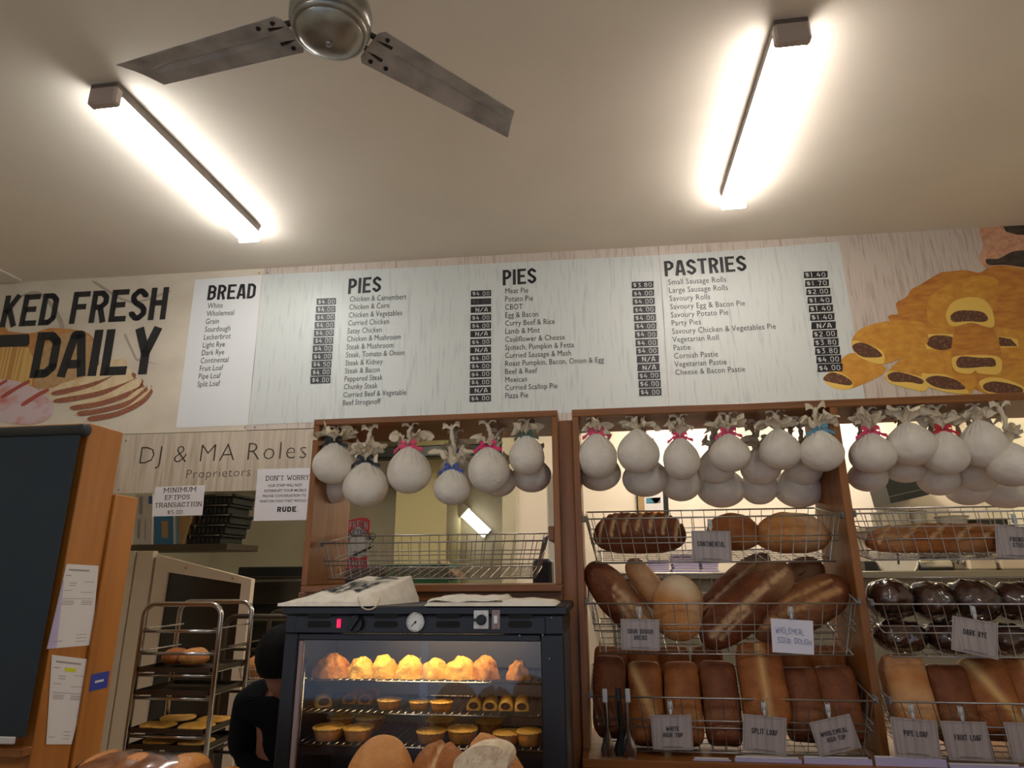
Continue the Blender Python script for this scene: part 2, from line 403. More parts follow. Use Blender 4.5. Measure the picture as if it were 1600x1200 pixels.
def wmap(a, b, hpx, width, off=.003, cap=1.0):
    """map onto the sign wall from baseline pixels a..b, cap height hpx"""
    O = S(*a, off); B = S(*b, off); H = (S(a[0], a[1]-hpx, off)-O).z
    return plane_map(O, (B-O)/width, V((0, 0, 1))*H/cap)
# ================================================================== the room
XL, XR, YF, YB = -4.75, 2.98, -3.2, 7.6
m = MB(); m.box((XL-.1, YF-.1, -.1), (XR+.1, YB+.1, 0)); struct('floor', m, 'floor')
m = MB(); m.box((XL-.1, YF-.1, CEIL), (XR+.1, 4.36, CEIL+.1)); struct('ceiling', m, 'ceiling')
m = MB(); m.box((XL-.1, YF, 0), (XL, YB, CEIL)); struct('wall_left', m, 'wallpaint')
m = MB(); m.box((XR, YF, 0), (XR+.1, YB, CEIL)); struct('wall_right', m, 'wallpaint')
# front of the shop behind the photographer: two pillars and a lintel round a wide shop window
m = MB(); m.box((XL, YF-.1, 0), (XL+.8, YF, CEIL)); m.box((XR-.8, YF-.1, 0), (XR, YF, CEIL)); m.box((XL+.8, YF-.1, 2.5), (XR-.8, YF, CEIL)); m.box((XL+.8, YF-.1, 0), (XR-.8, YF, .4))
struct('wall_front', m, 'wallpaint')
SB = S(880, 657).z                                  # lower edge of the sign
m = MB(); m.box((XL, 4.24, SB+.02), (XR, 4.34, CEIL)); struct('wall_back', m, 'wallpaint')
m = MB(); m.box((XL, YB, 0), (XR, YB+.1, 3.1)); struct('wall_kitchen', m, 'khaki')
m = MB(); m.box((XL, 4.34, 3.0), (XR, YB, 3.1)); o = struct('ceiling_kitchen', m, 'ceiling')
m = MB(); m.box((-.84, 5.6, 0), (-.72, YB, 3.0)); struct('wall_partition', m, 'khaki')
m = MB(); m.box((-.72, 5.62, 0), (XR, 5.7, 3.0)); struct('wall_bakehouse', m, 'cream')
# flat cornice strips on the ceiling against both side walls
for nm, x0, x1 in (('trim_1', XL, -4.28), ('trim_2', 2.8, XR)):
    m = MB(); m.box((x0, YF, CEIL-.012), (x1, 3.96, CEIL)); struct(nm, m, 'cornice')

# ================================================================== ceiling battens
def batten(name, label, x0, x1, y0, y1, zc, diff, group, capnear=True):
    w = x1-x0; cx = (x0+x1)/2
    t = thing(name, label, 'light fitting', (cx, (y0+y1)/2, zc), group)
    m = MB(); m.bbox((x0, y0, zc-.055), (x1, y1, zc), .004); m.build('base_tray', 'lampbody_shade', t)
    m = MB(); n = 10; prof = []
    for k in range(n+1):
        a = pi*k/n; prof.append((cx-cos(a)*w/2*(1 if abs(cos(a)) < .9 else 1), zc-.055-min(sin(a)*1.5, 1)*.055))
    vs = []; 
    for y in (y0+.045, y1-.012): vs += [(px, y, pz) for px, pz in prof]
    k = len(prof)
    m.add(vs, [(i, i+1, k+i+1, k+i) for i in range(k-1)]+[tuple(range(k))[::-1], tuple(range(k, 2*k))])
    m.build('diffuser', diff, t, smooth=False)
    for a, b in ((y0-.004, y0+.045), (y1-.012, y1+.004)):
        m = MB(); m.bbox((x0-.003, a, zc-.112), (x1+.003, b, zc-.02), .01)
        m.build('end_cap', 'lampcap' if a < y0 else diff, t)
    return t
# left and right batten in the photograph; two more of the same room are behind the photographer
def tube_on(px0, px1, side, width):
    a = PZ(*px0, CEIL-.05); b = PZ(*px1, CEIL-.05); return a, b
a, b = tube_on((185, 146), (404, 360), 1, .13)
xa = (a.x+b.x)/2; batten('ceiling_batten', 'left fluorescent ceiling batten, its tail end above the menu heading BREAD', xa-.135, xa, a.y-.02, b.y+.03, CEIL, 'diffA', 'fluorescent battens on the shop ceiling')
a, b = tube_on((1209, 52), (1127.5, 309), -1, .13)
xb = (a.x+b.x)/2; batten('ceiling_batten', 'right fluorescent ceiling batten, its tail end above the menu heading PASTRIES', xb, xb+.135, a.y-.02, b.y+.03, CEIL, 'diffB', 'fluorescent battens on the shop ceiling')
batten('ceiling_batten', 'fluorescent ceiling batten behind the photographer on the left', xa-.135, xa, -1.9, -.6, CEIL, 'diffR', 'fluorescent battens on the shop ceiling')
batten('ceiling_batten', 'fluorescent ceiling batten behind the photographer on the right', xb, xb+.135, -1.9, -.6, CEIL, 'diffR', 'fluorescent battens on the shop ceiling')
batten('ceiling_batten', 'fluorescent batten on the ceiling of the bright bakehouse', .6, .73, 4.6, 5.4, 3.0, 'diffC', 'battens in the back rooms')
batten('ceiling_batten', 'fluorescent batten on the ceiling of the bakehouse at far right', 1.9, 2.03, 4.6, 5.4, 3.0, 'diffC', 'battens in the back rooms')
batten('ceiling_batten', 'fluorescent batten on the ceiling of the back room beside the partition', -1.9, -1.77, 4.5, 5.5, 3.0, 'diffC', 'battens in the back rooms')

# the short batten seen through the small frame: fixed aslant on a back wall
def aslant():
    y = YB; p0 = P(722, 796, y-.05); p1 = P(762, 834, y-.05)
    d = (p1-p0); L = d.length; d.normalize(); q = V((0, 1, 0)).cross(d).normalized()
    t = thing('wall_batten', 'lit fluorescent batten fixed aslant on the back wall, seen under the hanging puddings', 'light fitting', p0)
    def bar(name, mtl, l0, l1, w, h0, h1):
        m = MB(); vs = []
        for l in (l0, l1):
            for (ww, hh) in ((-w, h0), (w, h0), (w, h1), (-w, h1)): vs.append(p0+d*l+q*ww+V((0, -1, 0))*hh)
        m.add(vs, [(0, 1, 2, 3), (7, 6, 5, 4), (0, 4, 5, 1), (1, 5, 6, 2), (2, 6, 7, 3), (3, 7, 4, 0)]); m.build(name, mtl, t)
    bar('base_tray', 'lampbody_shade', 0, L, .05, -.05, .02); bar('diffuser', 'diffD', .07, L, .06, .0, .1)
    bar('end_cap', 'cornice', -.05, .07, .075, -.05, .13)
aslant()

# ================================================================== ceiling fan
zb = CZ+1.63
def fan():
    hub = PZ(516, 42, zb); hub.z = zb
    t = thing('ceiling_fan', 'old metal three-bladed ceiling fan with a chromed hub', 'fan', (hub.x, hub.y, zb))
    m = MB(); m.lathe([(.001, -.062), (.03, -.061), (.06, -.056), (.085, -.045), (.1, -.03), (.104, -.022)], 40, hub); m.build('hub_cover', 'fanbody', t, True)
    m = MB(); m.lathe([(.104, -.026), (.113, -.024), (.116, -.012), (.113, 0)], 40, hub)
    m.build('rim_ring', 'fanbody', t, True)
    m = MB(); m.lathe([(.112, -.006), (.124, .006), (.126, .05), (.118, .085), (.08, .12), (.04, .135), (.03, .16)], 40, hub); m.build('motor_housing', 'fanbody', t, True)
    m = MB(); m.lathe([(.001, -.072), (.008, -.071), (.011, -.066), (.011, -.058)], 14, hub); m.build('screw', 'fanbody', t, True)
    m = MB(); m.tube([hub+V((0, 0, .14)), V((hub.x, hub.y, CEIL-.05))], .014, 12); m.build('down_rod', 'fanbody', t, True)
    m = MB(); m.lathe([(.03, -.07), (.055, -.04), (.06, -.0)], 24, (hub.x, hub.y, CEIL)); m.build('canopy', 'fanbody', t, True)
    for an in (171.5, 48.5, -70):
        a = R(an); u = V((cos(a), sin(a), 0)); v = V((-sin(a), cos(a), 0)); tilt = R(-3)
        vv = (v*cos(tilt)+V((0, 0, 1))*sin(tilt)); nn = u.cross(vv)
        m = MB()
        def bl(s, w, dz): return hub+u*s+vv*w+nn*dz+V((0, 0, .012))
        # outline: root wide, tip cut aslant
        top = [(.135, .062), (.16, .075), (.72, .052), (.75, .045)]; bot = [(.135, -.06), (.16, -.075), (.655, -.062), (.68, -.06)]
        N = 14; vs = []
        for sgn in (.0012, -.0012):
            for i in range(N):
                f = i/(N-1)
                for j in range(9):
                    g = j/8
                    st = .135+(.775-.135)*f; wt = .078-.02*f
                    sb = .135+(.70-.135)*f; wb = -.08+.012*f
                    r_ = .014 if i in (0,) and j in (0, 8) else 0
                    rib = .008*math.exp(-((g-.5)/.05)**2)*(1 if .12 < f < .88 else 0)
                    vs.append(bl(sb+(st-sb)*g+r_, wb+(wt-wb)*g, sgn+rib+.006*cos(pi*(g-.5))))
        K = N*9; fs = []
        for b0, fl in ((0, 1), (K, 0)):
            for i in range(N-1):
                for j in range(8):
                    q = (b0+i*9+j, b0+(i+1)*9+j, b0+(i+1)*9+j+1, b0+i*9+j+1); fs.append(q if fl else q[::-1])
        ed = [i*9 for i in range(N)]+[(N-1)*9+j for j in range(1, 9)]+[i*9+8 for i in range(N-2, -1, -1)]+[j for j in range(7, 0, -1)]
        for i in range(len(ed)):
            p_, q_ = ed[i], ed[(i+1) % len(ed)]; fs.append((p_, p_+K, q_+K, q_))
        m.add(vs, fs); bo = m.build('blade', 'fanblade', t)
        m = MB()
        for w0 in (-.022, .022):
            m.tube([hub+u*.1+vv*w0+V((0, 0, .03)), hub+u*.14+vv*w0*1.3+V((0, 0, .025)), bl(.2, w0*1.5, .008)], .009, 8)
        m.build('blade_arm', 'fandark', t, True)
        m = MB()
        for (s_, w_) in ((.17, .055), (.17, -.055), (.225, .05)):
            m.lathe([(.001, -.005), (.006, -.004), (.008, .002)], 8, bl(s_, w_, -.001))
        m.build('rivet', 'fandark', t)
fan()

# ================================================================== the menu sign (three sheets) on the bulkhead
def quad_on(mb, pts, off, mi=0): mb.poly([S(*p, off) for p in pts], mi)
def sheet(name, label, x0, x1, mtl, zt=CEIL, zb_=None, th=.012):
    zb_ = SB if zb_ is None else zb_
    f = lambda x, o: V((x, WA+WB*x, 0))+WN*o
    t = thing(name, label, 'sign', (0.5*(x0+x1), WA+WB*0.5*(x0+x1), zb_))
    m = MB(); vs = [f(x, o)+V((0, 0, z)) for z in (zb_, zt) for (x, o) in ((x0, 0), (x1, 0), (x1, -th), (x0, -th))]
    m.add(vs, [(3, 2, 1, 0), (4, 5, 6, 7), (0, 1, 5, 4), (1, 2, 6, 5), (2, 3, 7, 6), (3, 0, 4, 7)])
    m.build('board', mtl, t); return t
s1 = S(400, 540).x; s2 = S(1037, 500).x
sh1 = sheet('menu_sign_panel', 'left sheet of the menu sign, lettered FRESH DAILY, with the BREAD list', XL+.02, s1-.0015, 'plaster', zb_=S(300, 675).z)
sh2 = sheet('menu_sign_panel', 'middle printed sheet of the menu sign, with both PIES lists and prices', s1+.0015, s2-.0015, 'grain')
sh3 = sheet('menu_sign_panel', 'right sheet of the menu sign, with PASTRIES list and sausage roll picture', s2+.0015, XR-.02, 'grain')
def white(sh, pts, mtl):
    m = MB(); quad_on(m, pts, .0012); m.build('menu_field', mtl, sh)
sx1 = lambda y: 410+(388-410)*(y-429)/(661-429); sx2 = lambda y: 1030.5+(1045-1030.5)*(y-399)/(629-399)
white(sh1, [(275, 668.3), (sx1(664)-.5, 664), (sx1(429)-.5, 429.7), (305, 437)], 'whitep')
white(sh2, [(sx1(664)+.6, 664), (489, 659.7), (880, 645.6), (sx2(636)-.6, 637), (sx2(399)-.6, 398.5), (700, 415), (sx1(429)+.6, 429.5)], 'whitegrain')
white(sh3, [(sx2(636)+.6, 637), (1352, 624), (1311, 377.5), (1100, 394.5), (sx2(399)+.6, 398.3)], 'whitegrain')
HK = dict(w=.46, t=.155, gap=.085, space=.3)
def heading(sh, text, a, b, h):
    m = MB(); w = swidth(text, **HK); sletters(m, text, wmap(a, b, h, w), **HK); m.build('heading_lettering', 'ink', sh)
heading(sh1, 'BREAD', (323.3, 469), (398.3, 466), 23)
heading(sh2, 'PIES', (543.5, 459.7), (594.8, 455.7), 24)
heading(sh2, 'PIES', (785.5, 446), (838, 442.5), 24)
heading(sh3, 'PASTRIES', (1039, 432), (1167, 423), 24)
# the slanted title
TK = dict(w=.52, t=.17, gap=.075, space=.28)
def title(sh, text, a, b, h, shear, **kw):
    m = MB(); w = swidth(text, **kw); sletters(m, text, wmap(a, b, h, w), shear=shear, **kw); m.build('title_lettering', 'ink', sh)
title(sh1, 'KED FRESH', (-1, 511.5), (258, 499), 49, -.02, **TK)
title(sh1, 'DAILY', (45.5, 591), (243, 584), 71, -.015, w=.55, t=.185, gap=.07)
m = MB(); quad_on(m, [(-12, 543), (43, 541), (46, 537), (46, 524), (44, 522), (-12, 524)], .003); m.build('title_dash', 'ink', sh1)

def items(sh, rows, p0, p1, ref, refpx, slope, h, mtl='ink'):
    m = MB(); n = len(rows); wr = fwidth(ref, spacing=1.03)
    for i, s in enumerate(rows):
        f = i/(n-1); a = (p0[0]+(p1[0]-p0[0])*f, p0[1]+(p1[1]-p0[1])*f)
        wpx = refpx*fwidth(s, spacing=1.03)/wr
        mp = wmap(a, (a[0]+wpx, a[1]+slope*wpx), h, fwidth(s, spacing=1.03), .0025, CAPH); fput(m, s, mp, spacing=1.03)
    m.build('item_lettering', mtl, sh)
items(sh1, ['White', 'Wholemeal', 'Grain', 'Sourdough', 'Leckerbrot', 'Light Rye', 'Dark Rye', 'Continental', 'Fruit Loaf', 'Pipe Loaf', 'Split Loaf'],
      (324, 482), (307.8, 604.5), 'Wholemeal', 43, -.05, 8.3)
items(sh2, ['Chicken & Camembert', 'Chicken & Corn', 'Chicken & Vegetables', 'Curried Chicken', 'Satay Chicken', 'Chicken & Mushroom', 'Steak & Mushroom', 'Steak, Tomato & Onion', 'Steak & Kidney', 'Steak & Bacon', 'Peppered Steak', 'Chunky Steak', 'Curried Beef & Vegetable', 'Beef Stroganoff'],
      (545.9, 471.5), (535, 633.5), 'Chicken & Camembert', 89, -.045, 8.3)
items(sh2, ['Meat Pie', 'Potato Pie', 'CBOT', 'Egg & Bacon', 'Curry Beef & Rice', 'Lamb & Mint', 'Cauliflower & Cheese', 'Spinach, Pumpkin & Fetta', 'Curried Sausage & Mash', 'Roast Pumpkin, Bacon, Onion & Egg', 'Beef & Reef', 'Mexican', 'Curried Scallop Pie', 'Pizza Pie'],
      (788.8, 458.8), (788.8, 622.5), 'Roast Pumpkin, Bacon, Onion & Egg', 155, -.04, 8.3)
items(sh3, ['Small Sausage Rolls', 'Large Sausage Rolls', 'Savoury Rolls', 'Savoury Egg & Bacon Pie', 'Savoury Potato Pie', 'Party Pies', 'Savoury Chicken & Vegetables Pie', 'Vegetarian Roll', 'Pastie', 'Cornish Pastie', 'Vegetarian Pastie', 'Cheese & Bacon Pastie'],
      (1043.9, 445), (1055, 586), 'Small Sausage Rolls', 91, -.05, 8.5)
rnd = random.Random(3)
def strips(sh, vals, top, bot):
    (a0, b0, t0, u0), (a1, b1, t1, u1) = top, bot; n = len(vals)   # left x, right x, left-top y, left-bottom y
    for i, s in enumerate(vals):
        f = i/(n-1); L = lambda p, q: p+(q-p)*f
        xl, xr, yt, yb = L(a0, a1), L(b0, b1), L(t0, t1), L(u0, u1); sl = -.035*(xr-xl)
        m = MB(); q = [(xl, yb), (xr, yb+sl), (xr, yt+sl), (xl, yt)]
        fr = [S(*p, .0035) for p in q]; bk = [S(*p, .0005) for p in q]
        m.add(fr+bk, [(0, 1, 2, 3), (0, 4, 5, 1), (1, 5, 6, 2), (2, 6, 7, 3), (3, 7, 4, 0)], 0)
        dim = (s == '$4.00?'); s = s.replace('?', '')
        kw = dict(w=.62, t=.13, gap=.22, wob=.05)
        if s == 'N/A': kw['gap'] = .12
        w = swidth(s, **kw); na = s == 'N/A'
        mg = (.24 if na else .08)*(xr-xl); yy = yb-.16*(yb-yt)
        mp = wmap((xl+mg, yy+sl*.1), (xr-(.16 if na else .08)*(xr-xl), yy+sl*.9), .66*(yb-yt), w, .0045)
        sletters(m, s, mp, mi=1, rnd=rnd, **kw)
        m.build('price_strip', ['black', 'chalkdim' if dim else 'chalk'], sh)
q = '$4.00'
strips(sh2, [q]*8+['$4.50', q, q], (494.6, 525, 466.6, 476.6), (485, 516, 588.6, 599.6))
strips(sh2, [q, '$4.00?', 'N/A', q, q, 'N/A', q, 'N/A', q, q, q, q, 'N/A', q], (735.8, 767.3, 454.3, 463.6), (733.8, 767, 618, 628))
strips(sh2, ['$3.80']+[q]*8+['N/A', 'N/A', q, '$6.00', q], (987, 1021, 440.5, 450.5), (998.8, 1033.5, 607.5, 618.8))
strips(sh3, ['$1.40', '$1.70', '$2.00', '$1.40', '$1.40', '$1.40', 'N/A', '$2.00', '$3.80', '$3.80', q, q], (1256, 1293, 424.6, 434.8), (1277.5, 1316.5, 569, 581.2))
# fixing screws at the joints
for sh, pts in ((sh1, [(405, 426.5), (383, 668)]), (sh2, [(418, 426), (398, 667.5)])):
    for p in pts:
        m = MB(); a = S(*p, .001); m.lathe([(.006, 0), (.005, .003), (.001, .004)], 10, (0, 0, 0), axis='y'); m.v = [v+a for v in m.v]; m.build('screw', 'screw', sh)
# ---- printed pictures (flat prints on the sheets)
def crom(pts, n=4):
    o = []; N = len(pts)
    for i in range(N):
        a, b, c_, d = [V((*pts[(i+k) % N], 0)) for k in (-1, 0, 1, 2)]
        for k in range(n):
            t = k/n; p = .5*((2*b)+(c_-a)*t+(2*a-5*b+4*c_-d)*t*t+(3*b-a-3*c_+d)*t**3); o.append((p.x, p.y))
    return o
def pr(sh, name, mtl, pts, off=.0015):
    if len(pts) > 5 and len(pts) < 24: pts = crom(pts)
    m = MB(); quad_on(m, pts, off); return m.build(name, mtl, sh)
def oval(cx, cy, rx, ry, an=0, n=24, a0=0, a1=360):
    a = R(an); o = []
    for k in range(n+(0 if a1-a0 == 360 else 1)):
        t = R(a0+(a1-a0)*k/n); x, y = rx*cos(t), ry*sin(t); o.append((cx+x*cos(a)-y*sin(a), cy+x*sin(a)+y*cos(a)))
    return o
pr(sh1, 'printed_loaf', 'printcrust', [(-30, 520), (45, 521), (75, 513), (110, 514), (140, 522), (152, 545), (155, 575), (146, 588), (100, 600), (60, 608), (-30, 600)], .0013)
pr(sh1, 'printed_loaf', 'printstripe', [(-30, 540), (44, 543), (52, 560), (50, 602), (-30, 596)], .0016)
pr(sh1, 'printed_loaf', 'printface', [(84, 528), (118, 519), (140, 526), (149, 550), (150, 580), (120, 592), (70, 606), (56, 606), (58, 560)], .0017)
pr(sh1, 'printed_bun', 'printcrust', [(-20, 498), (6, 506), (14, 520), (-20, 524)], .0012)
slc = [((75, 613), (128, 582), (190, 560), (199, 580), (190, 589), (140, 607), (88, 618)), ((84, 622), (150, 602), (198, 575), (207, 589), (214, 592), (206, 602), (150, 620), (92, 630)),
       ((110, 632), (165, 616), (212, 592), (222, 598), (225, 606), (205, 618), (160, 634), (116, 641)), ((120, 645), (180, 632), (216, 608), (230, 606), (229, 612), (205, 632), (160, 645), (126, 650)),
       ((135, 655), (190, 640), (225, 614), (237, 608), (238, 614), (222, 632), (185, 650), (143, 658))]
for i, q_ in enumerate(slc):
    pr(sh1, 'printed_slice', 'printslice', q_, .0016+.0006*i)
    lo = [q_[0]]+list(q_[-1:2:-1]) if False else None
    k = len(q_); und = list(q_[3:]) ; inner = [(p[0]-1-3*j/(len(und)), p[1]-7.5+2*abs(j-len(und)/2)/len(und)) for j, p in enumerate(und)]
    pr(sh1, 'printed_slice', 'printbrown', und+inner[::-1], .0019+.0006*i)
pr(sh1, 'printed_loaf', 'printrose', oval(20, 628, 64, 33, 14, 28), .0034)
for q_ in ([(2, 618), (28, 602), (44, 594), (46, 598), (30, 607), (6, 622)], [(34, 630), (60, 613), (74, 607), (76, 611), (62, 619), (38, 634)], [(-14, 606), (10, 592), (12, 596), (-12, 611)]):
    pr(sh1, 'printed_loaf', 'printred', q_, .0042)
for q_ in ([(20, 470), (60, 455), (98, 500), (102, 560), (98, 560), (92, 505), (60, 460)], [(150, 440), (205, 470), (260, 455), (262, 458), (205, 474), (150, 445)], [(196, 520), (214, 560), (250, 570), (212, 564), (193, 524)]):
    pr(sh1, 'printed_crease', 'printcrease', q_, .0008)
# pastry picture on the right sheet
pr(sh3, 'printed_pastry', 'printgold2', [(1389, 500), (1392, 492), (1403, 490), (1400, 474), (1416, 464), (1424, 452), (1436, 446), (1452, 436), (1470, 426), (1486, 424), (1508, 422), (1530, 426), (1545, 418), (1566, 415), (1600, 420), (1640, 425), (1640, 620), (1500, 600), (1420, 540)], .0013)
pr(sh3, 'printed_pastry', 'printgold', [(1450, 470), (1480, 445), (1520, 432), (1560, 440), (1540, 500), (1460, 510)], .0016)
def proll(body, cut, fill, off, top='printgold'):
    pr(sh3, 'printed_roll', top, body, off); pr(sh3, 'printed_roll', 'printrim', cut, off+.0006); pr(sh3, 'printed_roll', 'printfill', fill, off+.0012)
proll([(1300, 597), (1316, 560), (1340, 552), (1380, 570), (1380, 584), (1340, 604), (1320, 609), (1305, 606)], [(1287, 590), (1300, 580), (1316, 584), (1332, 596), (1330, 606), (1315, 609), (1296, 603)], [(1286, 593), (1298, 582), (1316, 586), (1331, 596), (1328, 602), (1306, 599)], .0018)
proll([(1440, 514), (1490, 510), (1495, 540), (1450, 550)], [(1440, 522), (1490, 522), (1490, 542), (1448, 546)], [(1450, 530), (1462, 524), (1488, 527), (1488, 542), (1470, 547), (1450, 540)], .0018)
proll([(1552, 510), (1610, 520), (1610, 560), (1556, 560)], [(1556, 524), (1590, 530), (1592, 542), (1556, 544)], [(1560, 526), (1580, 530), (1590, 541), (1562, 541)], .0018)
proll([(1384, 585), (1420, 550), (1446, 540), (1470, 552), (1450, 600), (1446, 611), (1420, 606), (1392, 598)], [(1384, 584), (1400, 580), (1446, 592), (1446, 611), (1420, 607), (1390, 598)], [(1387, 586), (1404, 581), (1440, 592), (1440, 600), (1420, 597), (1394, 596)], .0022)
proll([(1440, 585), (1460, 562), (1490, 545), (1520, 570), (1524, 600), (1514, 616), (1480, 612), (1445, 600)], [(1440, 584), (1452, 584), (1480, 586), (1508, 606), (1512, 615), (1480, 613), (1446, 602)], [(1446, 594), (1462, 587), (1490, 592), (1508, 605), (1500, 609), (1466, 606)], .0026)
proll([(1530, 600), (1560, 580), (1640, 560), (1640, 630), (1560, 618), (1532, 610)], [(1530, 598), (1545, 590), (1570, 592), (1602, 606), (1602, 620), (1548, 616)], [(1536, 602), (1552, 596), (1580, 600), (1598, 608), (1590, 616), (1545, 612)], .0026)
proll([(1331, 532), (1345, 514), (1385, 502), (1440, 503), (1450, 524), (1445, 540), (1400, 563), (1375, 569), (1350, 562), (1334, 548)], [(1331, 534), (1345, 534), (1378, 548), (1380, 568), (1358, 565), (1336, 552)], [(1332, 540), (1346, 535), (1366, 543), (1378, 554), (1374, 558), (1350, 558), (1336, 550)], .0032)
proll([(1487, 575), (1488, 530), (1496, 514), (1520, 506), (1548, 512), (1560, 530), (1566, 570), (1560, 584), (1530, 586), (1496, 582)], [(1487, 565), (1496, 556), (1556, 556), (1566, 572), (1558, 585), (1530, 583), (1524, 579), (1516, 584), (1494, 580)], [(1494, 566), (1502, 557), (1530, 559), (1552, 560), (1555, 572), (1536, 573), (1516, 575), (1498, 574)], .004, 'printgold2')
proll([(1479, 500), (1480, 485), (1492, 470), (1520, 464), (1542, 472), (1553, 494), (1550, 512), (1516, 504), (1490, 510)], [(1479, 498), (1486, 484), (1510, 480), (1540, 484), (1553, 500), (1548, 512), (1520, 504), (1490, 510)], [(1485, 494), (1496, 486), (1516, 485), (1536, 488), (1544, 498), (1536, 503), (1512, 502), (1490, 503)], .0048, 'printrim')
pr(sh3, 'printed_face', 'printskin', [(1537, 353), (1640, 345), (1640, 430), (1560, 416), (1540, 418), (1530, 404), (1534, 392), (1537, 380)], .0012)
pr(sh3, 'printed_face', 'printhair', [(1566, 352), (1640, 346), (1640, 366), (1590, 367), (1572, 362)], .0016)
pr(sh3, 'printed_face', 'printhair', [(1541, 405), (1560, 404), (1580, 394), (1600, 391), (1640, 392), (1640, 424), (1600, 418), (1570, 414), (1545, 414)], .0016)

# ---- the lower name board
def dj():
    zt = S(300, 675).z-.001; zb_ = S(178, 771).z
    x0 = S(184, 727).x; x1 = S(590, 700).x
    t = thing('name_board', 'pale timber-look board lettered DJ & MA Roles Proprietors, under the menu sign', 'sign', ((x0+x1)/2, WA, zb_))
    m = MB(); f = lambda x, o, z: V((x, WA+WB*x, z))+WN*o
    vs = [f(x, o, z) for z in (zb_, zt-.003) for (x, o) in ((x0, 0), (x1, 0), (x1, -.014), (x0, -.014))]
    m.add(vs, [(3, 2, 1, 0), (4, 5, 6, 7), (0, 1, 5, 4), (1, 2, 6, 5), (2, 3, 7, 6), (3, 0, 4, 7)]); m.build('board', 'greygrain', t)
    s = 'DJ & MA Roles'; k = dict(off=-.02, spacing=1.12)
    m = MB(); fput(m, s, wmap((213.5, 725), (478, 716), 27, fwidth(s, **k), .002, CAPH), **k); m.build('name_lettering', 'inkgrey', t)
    s = 'Proprietors'; k = dict(off=-.012, spacing=1.1)
    m = MB(); fput(m, s, wmap((289, 747.5), (391, 743.5), 13.5, fwidth(s, **k), .002, CAPH), **k); m.build('name_lettering', 'inksoft', t)
    for p in ((197, 689), (185, 765)):
        m = MB(); a = S(*p, .001); m.lathe([(.006, 0), (.005, .003), (.001, .004)], 10, (0, 0, 0), axis='y'); m.v = [v+a for v in m.v]; m.build('screw', 'screw', t)
dj()
def notice(name, label, pts, lines, off, th=.001):
    """pts: four corners bl, br, tr, tl in pixels; lines: (text, x0, x1, baseline, cap) as fractions of the sheet"""
    C4 = [S(*p, off) for p in pts]; n = WN*th
    t = thing(name, label, 'notice', tuple((C4[0]+C4[1])/2))
    m = MB(); m.add([p+n for p in C4]+C4, [(0, 1, 2, 3), (7, 6, 5, 4), (0, 4, 5, 1), (1, 5, 6, 2), (2, 6, 7, 3), (3, 7, 4, 0)]); m.build('sheet', 'paper', t)
    bil = lambda x, y: (C4[0]*(1-x)+C4[1]*x)*(1-y)+(C4[3]*(1-x)+C4[2]*x)*y+n*1.6
    for (s, x0, x1, y, h, st) in lines:
        m = MB()
        if st == 'serif':
            k = dict(w=.66, t=.13, gap=.16, space=.3, serif=.17); w = swidth(s, **k); sletters(m, s, lambda a, b: bil(x0+(x1-x0)*a/w, y+h*b), **k)
        elif st == 'bold':
            k = dict(w=.7, t=.24, gap=.16, space=.35); w = swidth(s, **k); sletters(m, s, lambda a, b: bil(x0+(x1-x0)*a/w, y+h*b), **k)
        else:
            k = dict(off=.012); w = fwidth(s, **k); fput(m, s, lambda a, b: bil(x0+(x1-x0)*a/w, y+h*b/CAPH), **k)
        m.build('lettering', 'ink' if st == 'bold' else 'inkgrey', t)
notice('paper_notice', 'white paper notice MINIMUM EFTPOS TRANSACTION $5.00 hanging below the name board', [(238, 807), (316, 805), (320.5, 758), (243, 761)],
       [('MINIMUM', .18, .83, .80, .15, 'serif'), ('EFTPOS', .22, .72, .55, .15, 'serif'), ('TRANSACTION', .03, .97, .30, .15, 'serif'), ('$5.00', .3, .6, .05, .14, 'serif')], .02)
notice('paper_notice', "white paper notice DON'T WORRY ... RUDE. beside the small wooden frame", [(396, 814), (532, 811.5), (532, 730), (403, 733)],
       [("DON'T WORRY", 0.109, 0.627, .77, .09, 'serif'), ('OUR STAFF WILL NOT', .14, .55, .645, .05, 'reg'), ('INTERRUPT YOUR MOBILE', .1, .6, .545, .05, 'reg'), ('PHONE CONVERSATION TO', .085, .6, .445, .05, 'reg'), ('WAIT ON YOU! THAT WOULD BE', .055, .66, .345, .05, 'reg'), ('RUDE.', .27, .52, .16, .1, 'bold')], .018)
# ================================================================== bread display frames
YD = 2.10
Z1T = P(680, 648, YD).z; Z1B = P(680, 925, YD).z
c1l = P(480, 790, YD).x; c1r = P(875, 790, YD).x
TH = .021
def frame1():
    d = .33
    t = thing('wooden_display_frame', 'small open wooden frame of hanging puddings above the pie warmer', 'display frame', ((c1l+c1r)/2, YD, Z1B))
    M1 = lambda: MB()
    m = MB(); m.bbox((c1l, YD, Z1T-TH), (c1r, YD+d, Z1T), .002); m.build('top_board', 'woodh', t)
    m = MB(); m.bbox((c1l, YD, Z1B), (c1r, YD+d, Z1B+TH), .002); m.build('bottom_board', 'woodh', t)
    for x in (c1l, c1r-TH):
        m = MB(); m.bbox((x, YD, Z1B+TH+.0005), (x+TH, YD+d, Z1T-TH-.0005), .002); m.build('side_board', 'wood', t)
    m = MB(); m.bbox((c1r-TH-.02, YD+.02, Z1B+.155), (c1r-TH-.0005, YD+d-.02, Z1B+.2), .002); m.build('cleat', 'wood', t)
    return t
frame1()
Z2T = P(1100, 632, YD).z; Z2B = P(1100, 1176, YD).z
c2l = P(902, 900, YD).x; c2r = 2.06
xd = (P(1313, 700, YD).x+P(1375, 1130, YD).x)/2
D2 = .27
